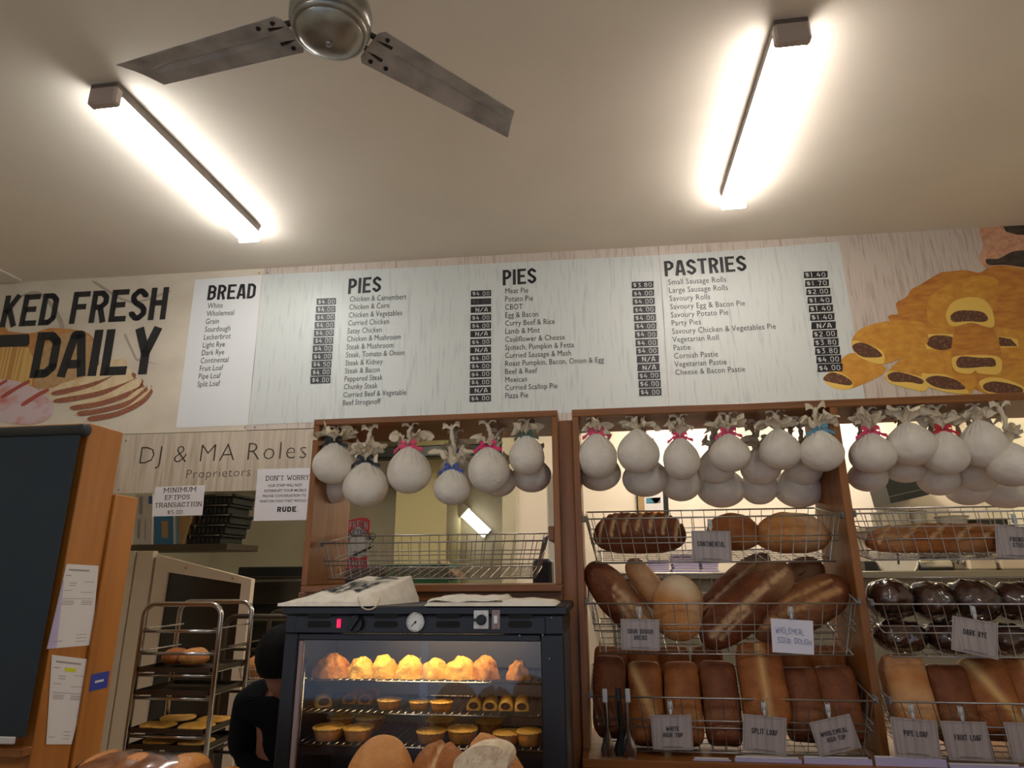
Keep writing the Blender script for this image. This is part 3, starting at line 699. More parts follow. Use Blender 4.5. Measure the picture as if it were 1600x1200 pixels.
def frame2():
    t = thing('wooden_display_frame', 'wide open wooden bread frame on the right, with wire baskets of loaves', 'display frame', ((c2l+c2r)/2, YD, Z2B))
    m = MB(); m.bbox((c2l, YD, Z2T-.024), (c2r, YD+D2, Z2T), .002); m.build('top_board', 'woodh', t)
    m = MB(); m.bbox((c2l, YD-.1, Z2B-.022), (c2r, YD+D2, Z2B), .002); m.build('bottom_board', 'woodh', t)
    for x, n in ((c2l, 'side_board'), (xd-.012, 'divider_board'), (c2r-TH, 'side_board')):
        m = MB(); m.bbox((x, YD, Z2B+.0005), (x+(TH if n == 'side_board' else .024), YD+D2, Z2T-.0245), .002); m.build(n, 'wood', t)
    return t
frame2()
# backing board behind the pie warmer and between both frames
zg = P(882, 657, YD+.03).z
m = MB(); m.bbox((c1r+.001, YD+.03, .92), (c2l-.001, YD+.05, zg), .001); o = m.build('timber_post_board', 'wood'); tag(o, 'narrow varnished timber board filling the gap between both display frames', 'timber board')
m = MB(); m.bbox((c1l-.02, YD+.03, .92), (c1r, YD+.05, Z1B-.001), .002); o = m.build('timber_backing_board', 'woodh'); tag(o, 'varnished timber board right behind the pie warmer, under the small frame', 'timber board')

# ================================================================== wire baskets
def basket(label, x0, x1, yf, yb, zf, zb_, depth, taper, sub, group='wire bread baskets', step=.04):
    """rim front z zf, rear z zb_; depth of the basket; taper: how much the foot is narrower"""
    t = thing('wire_basket', label, 'basket', ((x0+x1)/2, (yf+yb)/2, min(zf, zb_)-depth), group)
    rim = [V((x0, yf, zf)), V((x1, yf, zf)), V((x1, yb, zb_)), V((x0, yb, zb_))]
    bot = [V((x0+taper, yf+taper*.5, zf-depth)), V((x1-taper, yf+taper*.5, zf-depth)), V((x1-taper, yb-taper*.5, zb_-depth)), V((x0+taper, yb-taper*.5, zb_-depth))]
    m = MB()
    for i in range(4): m.tube([rim[i], rim[(i+1) % 4]], .0028, 6)
    m.build('rim', 'wire', t, True)
    m = MB()
    for f in sub:
        lv = [rim[i].lerp(bot[i], f) for i in range(4)]
        for i in range(4): m.tube([lv[i], lv[(i+1) % 4]], .0019, 5)
    for i in range(4): m.tube([bot[i], bot[(i+1) % 4]], .0024, 5)
    m.build('side_rails', 'wire', t, True)
    m = MB(); n = int((x1-x0)/step)
    for k in range(n+1):
        f = (k+.5)/(n+1)
        a, b = rim[0].lerp(rim[1], f), bot[0].lerp(bot[1], f); d_, e_ = rim[3].lerp(rim[2], f), bot[3].lerp(bot[2], f)
        m.tube([a, b, e_, d_], .0013, 4)
    ny = int((yb-yf)/step)+1
    for k in range(ny):
        f = (k+.5)/ny
        m.tube([rim[0].lerp(rim[3], f), bot[0].lerp(bot[3], f), bot[1].lerp(bot[2], f), rim[1].lerp(rim[2], f)], .0013, 4)
    m.build('wire_mesh', 'wire', t)
    for x, sx in ((x0, -1), (x1, 1)):
        m = MB(); a = V((x, yf+.02, zf+(zb_-zf)*.02/(yb-yf)))
        m.bbox(a+V((-.009 if sx < 0 else 0, -.018, -.012)), a+V((0 if sx < 0 else .009, .012, .008)), .003); m.build('bracket', 'plastic', t)
    return t
Zp = lambda px, py, y: P(px, py, y).z
bx0, bx1 = c2l+TH+.01, xd-.022
basket('empty wire basket in the small frame above the pie warmer', c1l+.045, c1r-.06, YD+.03, YD+.3, Zp(680, 847, YD+.03), Zp(680, 836, YD+.3), .115, .028, (.5, .62), step=.036)
B1 = basket('top wire basket of the middle bay, holding Continental loaves', bx0, bx1, YD+.0, YD+.25, Zp(1100, 808, YD), Zp(1100, 797, YD+.25), .135, .03, (.44, .56))
B2 = basket('middle wire basket of the middle bay, holding long sourdough loaves', bx0, bx1, YD-.03, YD+.21, Zp(1100, 943, YD-.03), Zp(1100, 897, YD+.21), .14, .03, (.42, .55))
B3 = basket('bottom wire basket of the middle bay, holding tin loaves', bx0, bx1, YD-.05, YD+.2, Zp(1100, 1091, YD-.05), Zp(1100, 1040, YD+.2), .14, .03, (.42, .55))
cx0, cx1 = xd+.022, c2r-TH-.01
basket('top wire basket of the right bay, holding french sticks', cx0, cx1, YD+.0, YD+.25, Zp(1480, 800, YD), Zp(1480, 793, YD+.25), .135, .03, (.3, .56))
basket('middle wire basket of the right bay, holding bagged dark rye', cx0, cx1, YD-.03, YD+.21, Zp(1480, 944, YD-.03), Zp(1480, 903, YD+.21), .14, .03, (.42, .55))
basket('bottom wire basket of the right bay, holding pipe and fruit loaves', cx0, cx1, YD-.05, YD+.2, Zp(1480, 1098, YD-.05), Zp(1480, 1047, YD+.2), .14, .03, (.42, .55))

# ================================================================== hanging puddings in calico
def pudding(label, px, py, rx, ry, y, ztop, rib=None, ruf=1.0, up=.35, strip=True, seed=0, lean=(0, 0), group='calico puddings hanging in the frames', size=1.0):
    rr = random.Random(seed*77+int(px)); C = P(px, py, y); k = mpp(px, py, y); rad = rx*k*size; sq = ry/rx
    t = thing('cloth_pudding', label, 'pudding', C, group)
    ph = [rr.uniform(0, 6.28) for _ in range(6)]; npl = rr.choice((17, 19, 23))
    L = V((lean[0], 0, 0))
    zt = rad*(sq*1.0+.24)
    m = MB(); n = 132; nv = 32
    def body(u, v):
        a = 2*pi*u; f = .05+v*(pi-.05); q = math.exp(-(f/.52)**2); q2 = math.exp(-(f/.8)**2)
        r_ = rad*sin(f); r_ = r_*(1-q*.1)+rad*.03*q
        r_ *= 1+.1*q2*(abs(sin(npl*a*.5+ph[0]+1.2*sin(3*a+ph[1])))-.5)*min(1, f*3)*2+.03*sin(2*a+ph[2])*sin(f)+.02*sin(3*a+2*f+ph[3])
        z = rad*cos(f)*sq+q*rad*.26
        dn = rad*.018*MN.noise(V((cos(a)*2+ph[4], sin(a)*2, f*2)))
        return V(((r_+dn)*cos(a), (r_+dn)*sin(a), z))+L*max(0, z)*1.2
    m.grid(body, n, nv, closed_u=True); m.build('wrapped_ball', 'cake', t, True, local=True)
    T = V((0, 0, zt))+L*zt*1.2
    # gathered loose top
    m = MB(); kf = rr.choice((5, 6, 7)); hh = (.46+rr.random()*.22)*up/.35
    def frill(u, v):
        a = 2*pi*u; w = v**1.15
        amp = 1+.34*sin(kf*a+ph[1]+2.2*sin(a+ph[4]))*w+.3*sin(2*a+ph[2])*w+.2*sin((2*kf+3)*a+ph[5]+v*3)*w+.35*MN.noise(V((cos(a)*3+ph[3], sin(a)*3, v*3)))*w
        r_ = rad*(.13+.52*ruf*w)*amp
        z = rad*(hh*(1.5*v-.85*v*v)+.2*w*sin((kf-2)*a+ph[3])+.08*v*sin(13*a+ph[4])+.34*v*MN.noise(V((cos(a)*2.6+ph[1], sin(a)*2.6, v*4+5))))-rad*.05
        d = MN.noise(V((cos(a)*4+ph[0], sin(a)*4, v*5)))*rad*.2*v
        return T+V((r_*cos(a)*1.05+d, r_*sin(a)*.8, z+d))
    m.grid(frill, 96, 14, closed_u=True)
    m.build('gathered_top', 'ruffle', t, True, local=True)
    if rib:
        m = MB(); m.tube([T+V((rad*.2*cos(q*pi/8), rad*.2*sin(q*pi/8), -rad*.06+.003*sin(q*2.1))) for q in range(16)], rad*.085, 7, closed=True)
        for sg in (-1, 1):
            a0 = rr.uniform(.4, 1.0)*sg
            f = lambda u, v, sg=sg, a0=a0: T+V((sg*rad*(.08+.6*u), -rad*(.16+.16*sin(u*2.6)), rad*(.05*sin(u*7+a0)-.28*u*u+(v-.5)*(.06+.13*u))))
            m.grid(f, 9, 4)
            f = lambda u, v, sg=sg: T+V((sg*rad*(.05+.34*sin(u*pi)), -rad*(.24+.05*sin(u*pi)), rad*(.04+.3*sin(u*2*pi)*.5+(v-.5)*.2)))
            m.grid(f, 10, 3)
        m.build('ribbon', rib, t, True, local=True)
    if strip:
        zh = ztop-C.z; m = MB(); x1 = T.x+lean[1]
        pts = []; N = 12
        for i in range(N+1):
            f = i/N; pts.append(V((T.x*(1-f)+x1*f+.006*sin(f*5+ph[2]), 0+.004*sin(f*7), zt+rad*.1+(zh-zt-rad*.1-.004)*f)))
        m.tube(pts, [.0075+.0022*sin(i*2.3+ph[1]) for i in range(N+1)], 7)
        kn = pts[-3]
        for sg in (-1, 1):
            f = lambda u, v, sg=sg: kn+V((sg*(.004+.026*u), -.006-.006*sin(3*u), .006+.016*sin(u*2.2)*(1 if sg > 0 else .6)+(v-.5)*(.008+.016*u)))
            m.grid(f, 7, 4)
        m.build('hanging_strip', 'ruffle', t, True, local=True)
        m = MB(); m.tube([V((x1, 0, zh-.001)), V((x1, 0, zh-.02)), V((x1+.008, 0, zh-.028)), V((x1+.012, 0, zh-.02))], .0018, 6); m.build('hook', 'steel', t, True, local=True)
    return t
zt1 = Z1T-TH; zt2 = Z2T-.024
G1 = 'puddings in the small frame'; G2 = 'puddings in the middle bay'; G3 = 'puddings in the right bay'
ya, yb, yc = YD+.035, YD+.16, YD+.235
Q = [
 ('leftmost pudding of the small frame, tied with black ribbon under a wide pale frill', 522.6, 728, 34, 29, YD-.03+.065, zt1, 'rib_black', 1.35, .42, G1),
 ('plain pudding hanging low behind the leftmost black-ribboned pudding', 522, 762, 27, 24, yb, zt1, None, .6, .3, G1),
 ('black-ribboned pudding hanging second from left in the small frame, low', 571.5, 761, 36, 31, ya, zt1, 'rib_black', 1.05, .6, G1),
 ('big pudding with pale pink ribbon, third from left in the small frame', 639, 738, 34.5, 33, ya, zt1, 'rib_pink', .95, .4, G1),
 ('small pudding with dotted blue ribbon, fourth from left in the small frame', 706.5, 764, 29, 25, ya, zt1, 'rib_blue', 1.1, .8, G1),
 ('half-hidden pudding right behind the blue-ribboned one in the small frame', 712, 744, 30, 27, yb+.01, zt1, 'rib_blue', 1.0, .4, G1),
 ('pudding with hot pink ribbon, fifth from left in the small frame', 763.5, 737, 33, 32, ya, zt1, 'rib_hot', .75, .35, G1),
 ('plain pudding peeping out behind the hot pink ribboned one', 779, 752, 28, 24, yb, zt1, None, .6, .3, G1),
 ('rightmost front pudding of the small frame, with green ribbon', 823.5, 714.5, 28.5, 28, ya, zt1, 'rib_green', 1.0, .35, G1),
 ('plain pudding hanging low behind the green-ribboned one', 831, 744, 31, 25, yb, zt1, None, .6, .3, G1),
 ('leftmost pudding of the middle bay, with pink ribbon', 933.4, 716, 32, 32, ya, zt2, 'rib_pink', 1.0, .3, G2),
 ('plain pudding hanging low behind the leftmost one of the middle bay', 936, 739, 33, 28, yb, zt2, None, .6, .3, G2),
 ('round pudding without ribbon, second from left in the middle bay', 997, 709, 32, 31, ya, zt2, None, .9, .35, G2),
 ('wide pudding hanging low behind the second one of the middle bay', 1008, 748, 36, 28, yb, zt2, None, .6, .3, G2),
 ('pudding with pink ribbon and upright frill, third from left in the middle bay', 1064.5, 720, 29, 30, ya, zt2, 'rib_pink', .95, .75, G2),
 ('dark shaded pudding hanging low behind the third one of the middle bay', 1063, 752, 33, 31, yb+.03, zt2, None, .6, .3, G2),
 ('pudding with a big crumpled frill, fourth from left in the middle bay', 1139.5, 711, 31, 27, ya-.005, zt2, 'rib_pink', 1.25, .55, G2),
 ('pudding tucked behind the left side of the fourth one of the middle bay', 1119, 731, 29, 25, yb-.01, zt2, None, .8, .3, G2),
 ('large shaded pudding hanging lowest under the crumpled-frill one', 1127, 764, 36, 29, yc, zt2, None, .5, .3, G2),
 ('pudding with a wide double frill, fifth from left in the middle bay', 1219, 706, 32, 28.5, ya-.005, zt2, None, 1.35, .42, G2),
 ('pudding behind the left shoulder of the double-frilled one', 1188, 732, 31, 25, yb-.01, zt2, None, .9, .4, G2),
 ('small shaded pudding hanging lowest between two large shaded ones', 1186, 762, 29, 26, yc, zt2, None, .5, .3, G2),
 ('pudding with sky blue ribbon hanging in front of the divider', 1283.5, 708, 32, 29, YD-.005, zt2, 'rib_sky', 1.1, .5, G2),
 ('pudding tucked behind the sky blue ribboned one', 1256, 733, 29, 25, yb, zt2, None, .8, .3, G2),
 ('large shaded pudding hanging lowest next to the divider', 1248, 764, 36, 29, yc, zt2, None, .5, .3, G2),
 ('pudding with crimson pink ribbon, first to the right of the divider', 1363, 712, 35, 28, ya, zt2, 'rib_pink', 1.0, .6, G3),
 ('plain pudding low behind the first one right of the divider', 1356, 746, 28, 22, yb, zt2, None, .6, .3, G3),
 ('big round pudding with a broad frill, second right of the divider', 1423, 698, 36, 30, ya, zt2, None, 1.3, .5, G3),
 ('plain pudding low behind the second one right of the divider', 1415, 730, 31, 24, yb, zt2, None, .6, .3, G3),
 ('pudding with red ribbon, third right of the divider', 1477, 711, 33, 31, ya, zt2, 'rib_red', 1.0, .6, G3),
 ('plain pudding low behind the red-ribboned one', 1466, 748, 30, 26, yb, zt2, None, .6, .3, G3),
 ('big smooth pudding, fourth right of the divider', 1537, 698, 35, 33, ya, zt2, None, .8, .35, G3),
 ('plain pudding low behind the fourth one right of the divider', 1528, 742, 30, 26, yb, zt2, None, .6, .3, G3),
 ('broad pudding hanging low near the right edge of the photo, in front', 1583, 730, 37, 30, ya-.02, zt2, None, .9, .5, G3),
 ('shaded pudding hanging lowest below the red-ribboned one', 1512, 764, 33, 25, yc, zt2, None, .5, .3, G3),
 ('shaded pudding hanging lowest near the right edge of the photo', 1572, 770, 34, 24, yc, zt2, None, .5, .3, G3),
]
for i, (lb, px, py, rx, ry, y, zt, rib, ruf, up_, g) in enumerate(Q):
    pudding(lb, px, py, rx, ry, y, zt, rib, ruf, up_, seed=i, group=g)

# ================================================================== loaves
def loaf(name, label, cat, ctr, L, Wd, H, mtl, rot=(0, 0, 0), scores=(), seed=0, flat=.35, pw=3.0, group=None, ex=2.0, bumps=0, flour=0.0):
    """long axis x, up z; scores: (u0, v0, u1, v1, width) on the top, in -1..1"""
    rr = random.Random(seed); o1 = rr.uniform(0, 50); m = MB(); nu, nv = 84, 56
    def f(u, v):
        s = -1+2*u; s = sin(s*pi/2)*.999; a = 2*pi*v
        e = max(1-abs(s)**pw, 0)**(1/ex)
        y = cos(a)*Wd/2*e; z = sin(a)*H/2*e
        if z < 0: z *= flat/.5*.9
        p = V((s*L/2, y, z)); nz = MN.noise(V((p.x*14+o1, p.y*14, p.z*14)))*.006+MN.noise(V((p.x*40+o1, p.y*40, p.z*40)))*.0012
        p.y += nz*(1 if y > 0 else -1)*e; p.z += nz*e
        if bumps and z > 0: p.z += H*.05*cos(s*pi*bumps)*e
        pl = 0.0
        if z > 0:
            for (u0, v0, u1, v1, w) in scores:
                A = V((u0*L/2, v0*Wd/2)); B = V((u1*L/2, v1*Wd/2)); q = V((p.x, p.y)); d = B-A
                t_ = max(0, min(1, (q-A).dot(d)/max(d.length_squared, 1e-9))); dd = (q-A-d*t_).length
                g = math.exp(-(dd/w)**2); p.z += H*(.03*math.exp(-((dd-w*1.5)/(w*.7))**2)-.055*g); pl = max(pl, max(0, min(1, (g*(1+.9*MN.noise(V((p.x*60+o1, p.y*60, 9))))-.28)*2.2))*.85)
        if flour: pl = max(pl, flour*max(0, MN.noise(V((p.x*9+o1, p.y*9, 3+p.z*9)))*1.6+.1))
        m.pale[len(m.v)+f.i] = min(1, pl); f.i += 1
        return p
    f.i = 0
    m.grid(f, nu, nv)
    o = m.build(name, mtl, None, True, local=True, loc=ctr, rot=rot); return tag(o, label, cat, group)
def at(px, py, y): return P(px, py, y)
D_ = lambda px, py, y, n: n*mpp(px, py, y)
GA = 'loaves in the top basket of the middle bay'; GB = 'loaves in the middle basket of the middle bay'
y1 = YD+.115
lp = lambda px, py, y, w: w*mpp(px, py, y)
def ploaf(name, label, px, py, y, wpx, hpx, dep, mtl, **k):
    return loaf(name, label, 'bread', at(px, py, y), lp(px, py, y, wpx), dep, lp(px, py, y, hpx), mtl, **k)
diag = lambda n, s=1: [(-.8+1.6*i/(n-1)-.07*s, -.7, -.8+1.6*i/(n-1)+.12*s, .5, .006) for i in range(n)]
ploaf('crusty_loaf', 'long scored brown loaf lying at the left end of the top basket', 999, 838, y1, 143, 78, .125, 'crust_dark', scores=diag(7), seed=1, pw=3.2, group=GA, bumps=0, rot=(R(38), 0, 0))
ploaf('crusty_loaf', 'round brown loaf behind the CONTINENTAL card', 1146, 839, y1+.02, 84, 70, .15, 'crust_mid', scores=[(-.6, .1, .6, .2, .01)], seed=2, pw=2.3, group=GA, flour=.4)
ploaf('crusty_loaf', 'pale floury loaf at the right end of the top basket', 1238, 840, y1, 112, 74, .15, 'crust_pale', scores=[(-.7, .2, .5, .1, .01)], seed=3, pw=2.4, group=GA, flour=.9)
def dloaf(label, p0, p1, y0_, y1_, w, h, mtl, seed, sc=((-.75, -.1, .75, .2, .009),), roll=0, flour=.5, group=GB, pw=3.0, over=1.0):
    A = P(*p0, y0_); B = P(*p1, y1_); d = B-A; L = d.length*over; d.normalize()
    n = V((0, -1, .35)); n = (n-d*n.dot(d)).normalized(); s_ = n.cross(d)
    Mx = Matrix((d, s_, n)).transposed().to_4x4() @ Matrix.Rotation(R(roll), 4, 'X')
    o = loaf('sourdough_loaf', label, 'bread', (A+B)/2, L, w, h, mtl, seed=seed, scores=sc, flour=flour, pw=pw, group=group, flat=.45)
    o.rotation_euler = Mx.to_euler(); return o
dloaf('dark sourdough loaf leaning out of the left end of the middle basket', (922, 884), (1012, 990), YD+.07, YD+.05, .118, .1, 'crust_dark', 11, sc=((-.2, .1, .8, .25, .012), (-.1, -.2, .6, -.3, .006)), over=1.06)
dloaf('slim pale sourdough loaf right behind the leftmost dark one', (985, 878), (1040, 950), YD+.17, YD+.13, .085, .085, 'crust_pale', 12, sc=(), flour=.3, over=1.1)
dloaf('blunt golden loaf standing in the middle of the middle basket', (1060, 903), (1059, 998), YD+.075, YD+.03, .15, .1, 'crust_pale', 13, sc=(), flour=1.0, pw=2.6, over=1.08)
dloaf('dark sourdough loaf lying behind, between the blunt and the long one', (1094, 960), (1196, 872), YD+.18, YD+.19, .085, .09, 'crust_dark', 14, sc=((-.8, 0, .8, .1, .007),), over=1.1)
dloaf('longest dark sourdough loaf leaning up to the right', (1104, 1002), (1228, 888), YD+.05, YD+.08, .135, .1, 'crust_dark', 15, sc=((-.8, .0, .85, -.1, .012), (-.75, -.35, -.1, -.3, .006)), over=1.08, flour=.35)
dloaf('dark sourdough loaf end showing behind, next to the divider', (1212, 930), (1280, 882), YD+.19, YD+.2, .11, .09, 'crust_dark', 16, sc=(), over=1.1, flour=.2)
dloaf('broad dark sourdough loaf at the right end of the middle basket', (1184, 990), (1318, 912), YD+.06, YD+.07, .135, .1, 'crust_wm', 17, sc=((-.8, .1, .7, -.15, .012), (-.3, .45, .7, .3, .006)), over=1.08, flour=.35)

def tinloaf(label, px, py, y, w, ln, dp, mtl, seed, lean=24, split=None, lobes=0, group='tin loaves in the bottom basket of the middle bay', name='tin_loaf', yaw=0, ridges=0):
    """stands on its end, its domed crust towards the shop"""
    rr = random.Random(seed); o1 = rr.uniform(0, 60); m = MB(); N = 16; idx = {}
    pts = []
    def vert(i, j, k):
        if (i, j, k) in idx: return idx[(i, j, k)]
        p = V((-1+2*i/N, -1+2*j/N, -1+2*k/N)); e = 7
        r_ = (abs(p.x)**e+abs(p.y)**e+abs(p.z)**e)**(1/e); q = p/r_*1.0
        q = p.lerp(q, 1)
        front = max(0, -q.y)                       # the crust side
        dome = front*(1-q.x**2)*(1-.6*q.z**4)
        x = q.x*(1+.06*front-.03*(q.y > .4)); yv = q.y-.34*dome; z = q.z*(1+.02*front)
        pl = .35*math.exp(-((q.y+.42)/.13)**2)
        if split == 'diag' and front > .2:
            dd = q.x*.55+q.z*.45; g = math.exp(-(dd/.13)**2); yv += .12*g*front; pl = max(pl, .9*g)
        if split == 'long' and front > .2:
            g = math.exp(-(q.x/.14)**2)*(abs(q.z) < .92); yv += .14*g*front; pl = max(pl, .75*g)
        if lobes: g = math.exp(-((q.z+.42)/.1)**2); yv += .2*g*front; x *= 1-.05*g*front; pl = max(pl, .3*g)
        if ridges: yv += .02*sin(q.z*ridges)*front; pl = max(pl, .25*(sin(q.z*ridges)*.5+.5))
        P3 = V((x*w/2, yv*dp/2, z*ln/2)); P3 += V((1, 1, 1))*0; nz = MN.noise(V((P3.x*16+o1, P3.y*16, P3.z*16)))*.003
        P3 += V((q.x, q.y, q.z))*nz
        idx[(i, j, k)] = len(pts); pts.append((P3, min(1, pl))); return idx[(i, j, k)]
    fs = []
    for a in range(N):
        for b in range(N):
            for (s, fl) in ((0, 0), (N, 1)):
                for T_ in (lambda u, v: (s, u, v), lambda u, v: (v, s, u), lambda u, v: (u, v, s)):
                    q = [vert(*T_(a, b)), vert(*T_(a+1, b)), vert(*T_(a+1, b+1)), vert(*T_(a, b+1))]
                    fs.append(q if fl else q[::-1])
    m.add([p for p, _ in pts], fs)
    for i, (_, v) in enumerate(pts): m.pale[i] = v
    o = m.build(name, mtl, None, True, local=True, loc=P(px, py, y), rot=(R(-lean), 0, R(yaw)))
    return tag(o, label, 'bread', group)
yt = YD+.055
TL = [
 ('dark tin loaf at the far left of the bottom basket, behind the tongs', 954, 1082, 52, 118, 'crust_wm', None, 0, 0),
 ('tin loaf with a pale diagonal split, second from left in the bottom basket', 1010, 1092, 56, 122, 'crust_tin', 'diag', 0, 0),
 ('two-lobed tin loaf above the WHITE HIGH TOP card', 1067, 1092, 57, 122, 'crust_tin', None, 1, 0),
 ('two-lobed tin loaf between the WHITE HIGH TOP and SPLIT LOAF cards', 1126, 1092, 58, 122, 'crust_wm', None, 1, 0),
 ('tallest tin loaf, split lengthwise, above the SPLIT LOAF card', 1190, 1072, 70, 116, 'crust_tin', 'long', 0, 0),
 ('squat brown tin loaf right of the tall split loaf', 1252, 1094, 58, 106, 'crust_wm', None, 1, 0),
 ('brown tin loaf at the right end of the bottom basket, by the divider', 1308, 1094, 62, 112, 'crust_wm', None, 0, 0),
]
for i, (lb, px, py, w, ln, mt, sp, lo, rg) in enumerate(TL):
    k = mpp(px, py, yt); tinloaf(lb, px, py+(0 if sp == 'long' else 7), yt-(.03 if sp == 'long' else 0), w*k*.93, ln*k*(1.02 if sp == 'long' else .94), .1, mt, 30+i, split=sp, lobes=lo, yaw=-4)
for i, (lb, px, w, mt) in enumerate([('tin loaf top showing in the second row, behind the dark loaf by the tongs', 957, 54, 'crust_mid'), ('tin loaf top showing in the second row, behind the diagonally split loaf', 1008, 52, 'crust_mid'),
     ('tin loaf top showing in the second row, behind the loaf above WHITE HIGH TOP', 1055, 50, 'crust_mid'), ('tin loaf top showing in the second row, left of the tall split loaf', 1108, 50, 'crust_mid'),
     ('tin loaf top showing in the second row, right of the tall split loaf', 1240, 56, 'crust_mid'), ('tin loaf top showing in the second row, by the divider', 1294, 56, 'crust_mid')]):
    k = mpp(px, 1060, YD+.17); tinloaf(lb, px, 1064, YD+.165, w*k*.95, .19, .1, mt, 50+i, yaw=-4)
GR = 'loaves in the bottom basket of the right bay'
for i, (lb, px, py, w, ln, mt, sp, lo, rg) in enumerate([
 ('ridged pale pipe loaf, first right of the divider', 1418, 1088, 70, 112, 'crust_pale', None, 0, 46),
 ('dark squat fruit loaf right of the ridged pipe loaf', 1484, 1098, 66, 104, 'crust_wm', None, 1, 0),
 ('loaf with a curved split right of the dark fruit loaf', 1545, 1092, 74, 112, 'crust_tin', 'diag', 0, 0),
 ('golden loaf at the right edge of the photo in the bottom basket', 1606, 1092, 70, 112, 'crust_tin', 'long', 0, 0)]):
    k = mpp(px, py, yt); tinloaf(lb, px, py, yt, w*k*.86, ln*k, .1, mt, 70+i, split=sp, lobes=lo, ridges=rg, group=GR, yaw=-6)
for i, (lb, p0, p1, yy, mt) in enumerate([('front french stick lying along the top basket of the right bay', (1352, 851), (1590, 846), YD+.05, 'crust_mid'), ('french stick lying behind the front one in the right bay', (1356, 839), (1610, 836), YD+.13, 'crust_tin')]):
    A = P(*p0, yy); B = P(*p1, yy)
    o = loaf('french_stick', lb, 'bread', (A+B)/2, (B-A).length, .075, .07, mt, scores=[(-.85+.34*j, -.5, -.66+.34*j, .5, .006) for j in range(6)], seed=80+i, pw=6, group='french sticks in the right bay', flour=.3, rot=(R(35), 0, 0))
# dark rye in clear bags
for i, (lb, px, py, w, h, yy) in enumerate([('bagged dark rye loaf, first right of the divider, upper', 1391, 936, 66, 52, YD+.08), ('bagged dark rye loaf lying below the first upper one', 1406, 994, 72, 42, YD+.06), ('bagged dark rye loaf, second right of the divider, upper', 1455, 940, 64, 52, YD+.08),
      ('bagged dark rye loaf behind the DARK RYE card', 1520, 938, 76, 54, YD+.085), ('bagged dark rye loaf lying below the second upper one', 1482, 996, 70, 40, YD+.06), ('bagged dark rye loaf at the right edge of the photo', 1590, 940, 74, 52, YD+.08), ('bagged dark rye loaf lying low at the right edge of the photo', 1566, 998, 72, 40, YD+.06)]):
    k = mpp(px, py, yy); C = P(px, py, yy); t = thing('bagged_rye_loaf', lb, 'bread', C, 'bagged dark rye loaves')
    n0 = len(COL.objects); o = loaf('loaf', None, None, (0, 0, 0), w*k*.94, .12, h*k, 'crust_rye', seed=90+i, pw=2.6, flat=.45); o.parent = t
    m = MB(); ph = i*1.7
    def wrap(u, v, w=w, h=h, k=k, ph=ph):
        a = 2*pi*u; s = -1+2*v; e = max(1-abs(s)**3, .02)**.5
        d = 1.06+.11*MN.noise(V((cos(a)*2.2+ph, sin(a)*2.2, s*4)))+.03*sin(7*a+s*9+ph)
        return V((s*w*k*.5*1.03, cos(a)*.066*e*d, sin(a)*h*k*.54*e*d))
    m.grid(wrap, 44, 26, closed_u=True); m.build('clear_wrapper', 'clear', t, True, local=True)

# ================================================================== price cards on the baskets
def pcard(label, q, y, lines, mtl='card', ink='ink', border=True, hand=False):
    C4 = [P(*p, y) for p in q]; nr = (C4[1]-C4[0]).cross(C4[3]-C4[0]).normalized()
    t = thing('bread_label_card', label, 'label card', tuple((C4[2]+C4[3])/2), 'label cards on the wire baskets')
    n = nr*.0012
    m = MB(); m.add([p+n for p in C4]+C4, [(0, 1, 2, 3), (7, 6, 5, 4), (0, 4, 5, 1), (1, 5, 6, 2), (2, 6, 7, 3), (3, 7, 4, 0)]); m.build('card', mtl, t)
    bil = lambda a, b: (C4[0]*(1-a)+C4[1]*a)*(1-b)+(C4[3]*(1-a)+C4[2]*a)*b+n*1.8
    for (s, a0, a1, b0, h) in lines:
        m = MB(); k = dict(w=.46, t=.15, gap=.1, space=.34) if not hand else dict(w=.6, t=.09, gap=.2, space=.5, wob=.12)
        if hand: k['rnd'] = random.Random(5)
        w = swidth(s, **{**k, 'rnd': None} if hand else k); sletters(m, s, lambda x, yv: bil(a0+(a1-a0)*x/w, b0+h*yv), **k); m.build('lettering', ink, t)
    if border:
        m = MB()
        for (a, b) in (((.04, .05), (.96, .05)), ((.96, .05), (.96, .95)), ((.96, .95), (.04, .95)), ((.04, .95), (.04, .05))): ribbon(m, [a, b], .008, bil)
        ribbon(m, [(.25, .085), (.75, .085)], .02, bil)
        m.build('printed_border', 'inksoft', t)
    top = (C4[2]+C4[3])/2; u = (C4[1]-C4[0]).normalized(); v = V((0, 0, 1))
    m = MB()
    m.lathe([(.0015, -.002), (.0045, .004), (.0045, .012), (.002, .016)], 10, (0, 0, 0)); m.v = [p+top+nr*.002 for p in m.v]
    for sx in (-1, 1): m.tube([top+u*sx*.006+v*.01, top+u*sx*.005+v*.034, top+u*sx*.002+v*.036+V((0, .012, 0))], .0016, 6)
    m.tube([top+v*.012, top+v*.034], .004, 6)
    m.build('clip', 'clip', t, True)
    return t
yk = YD-.012; yk2 = YD-.05; yk3 = YD-.072
pcard('label card CONTINENTAL on the top basket', [(1082, 876), (1144, 879), (1140.5, 830), (1080, 829)], yk, [('CONTINENTAL', .14, .86, .48, .17)])
pcard('label card SOUR DOUGH BREAD on the middle basket', [(971, 1015), (1031, 1017), (1030, 968), (969.5, 967)], yk2, [('SOUR DOUGH', .17, .83, .53, .15), ('BREAD', .34, .67, .33, .15)])
pcard('handwritten white card Wholemeal Sour Dough on the middle basket', [(1207, 1019), (1272, 1023), (1270, 970), (1204, 966)], yk2, [('WHOLEMEAL', .1, .78, .56, .17), ('SOUR DOUGH', .14, .94, .28, .16)], mtl='cardw', ink='penblue', border=False, hand=True)
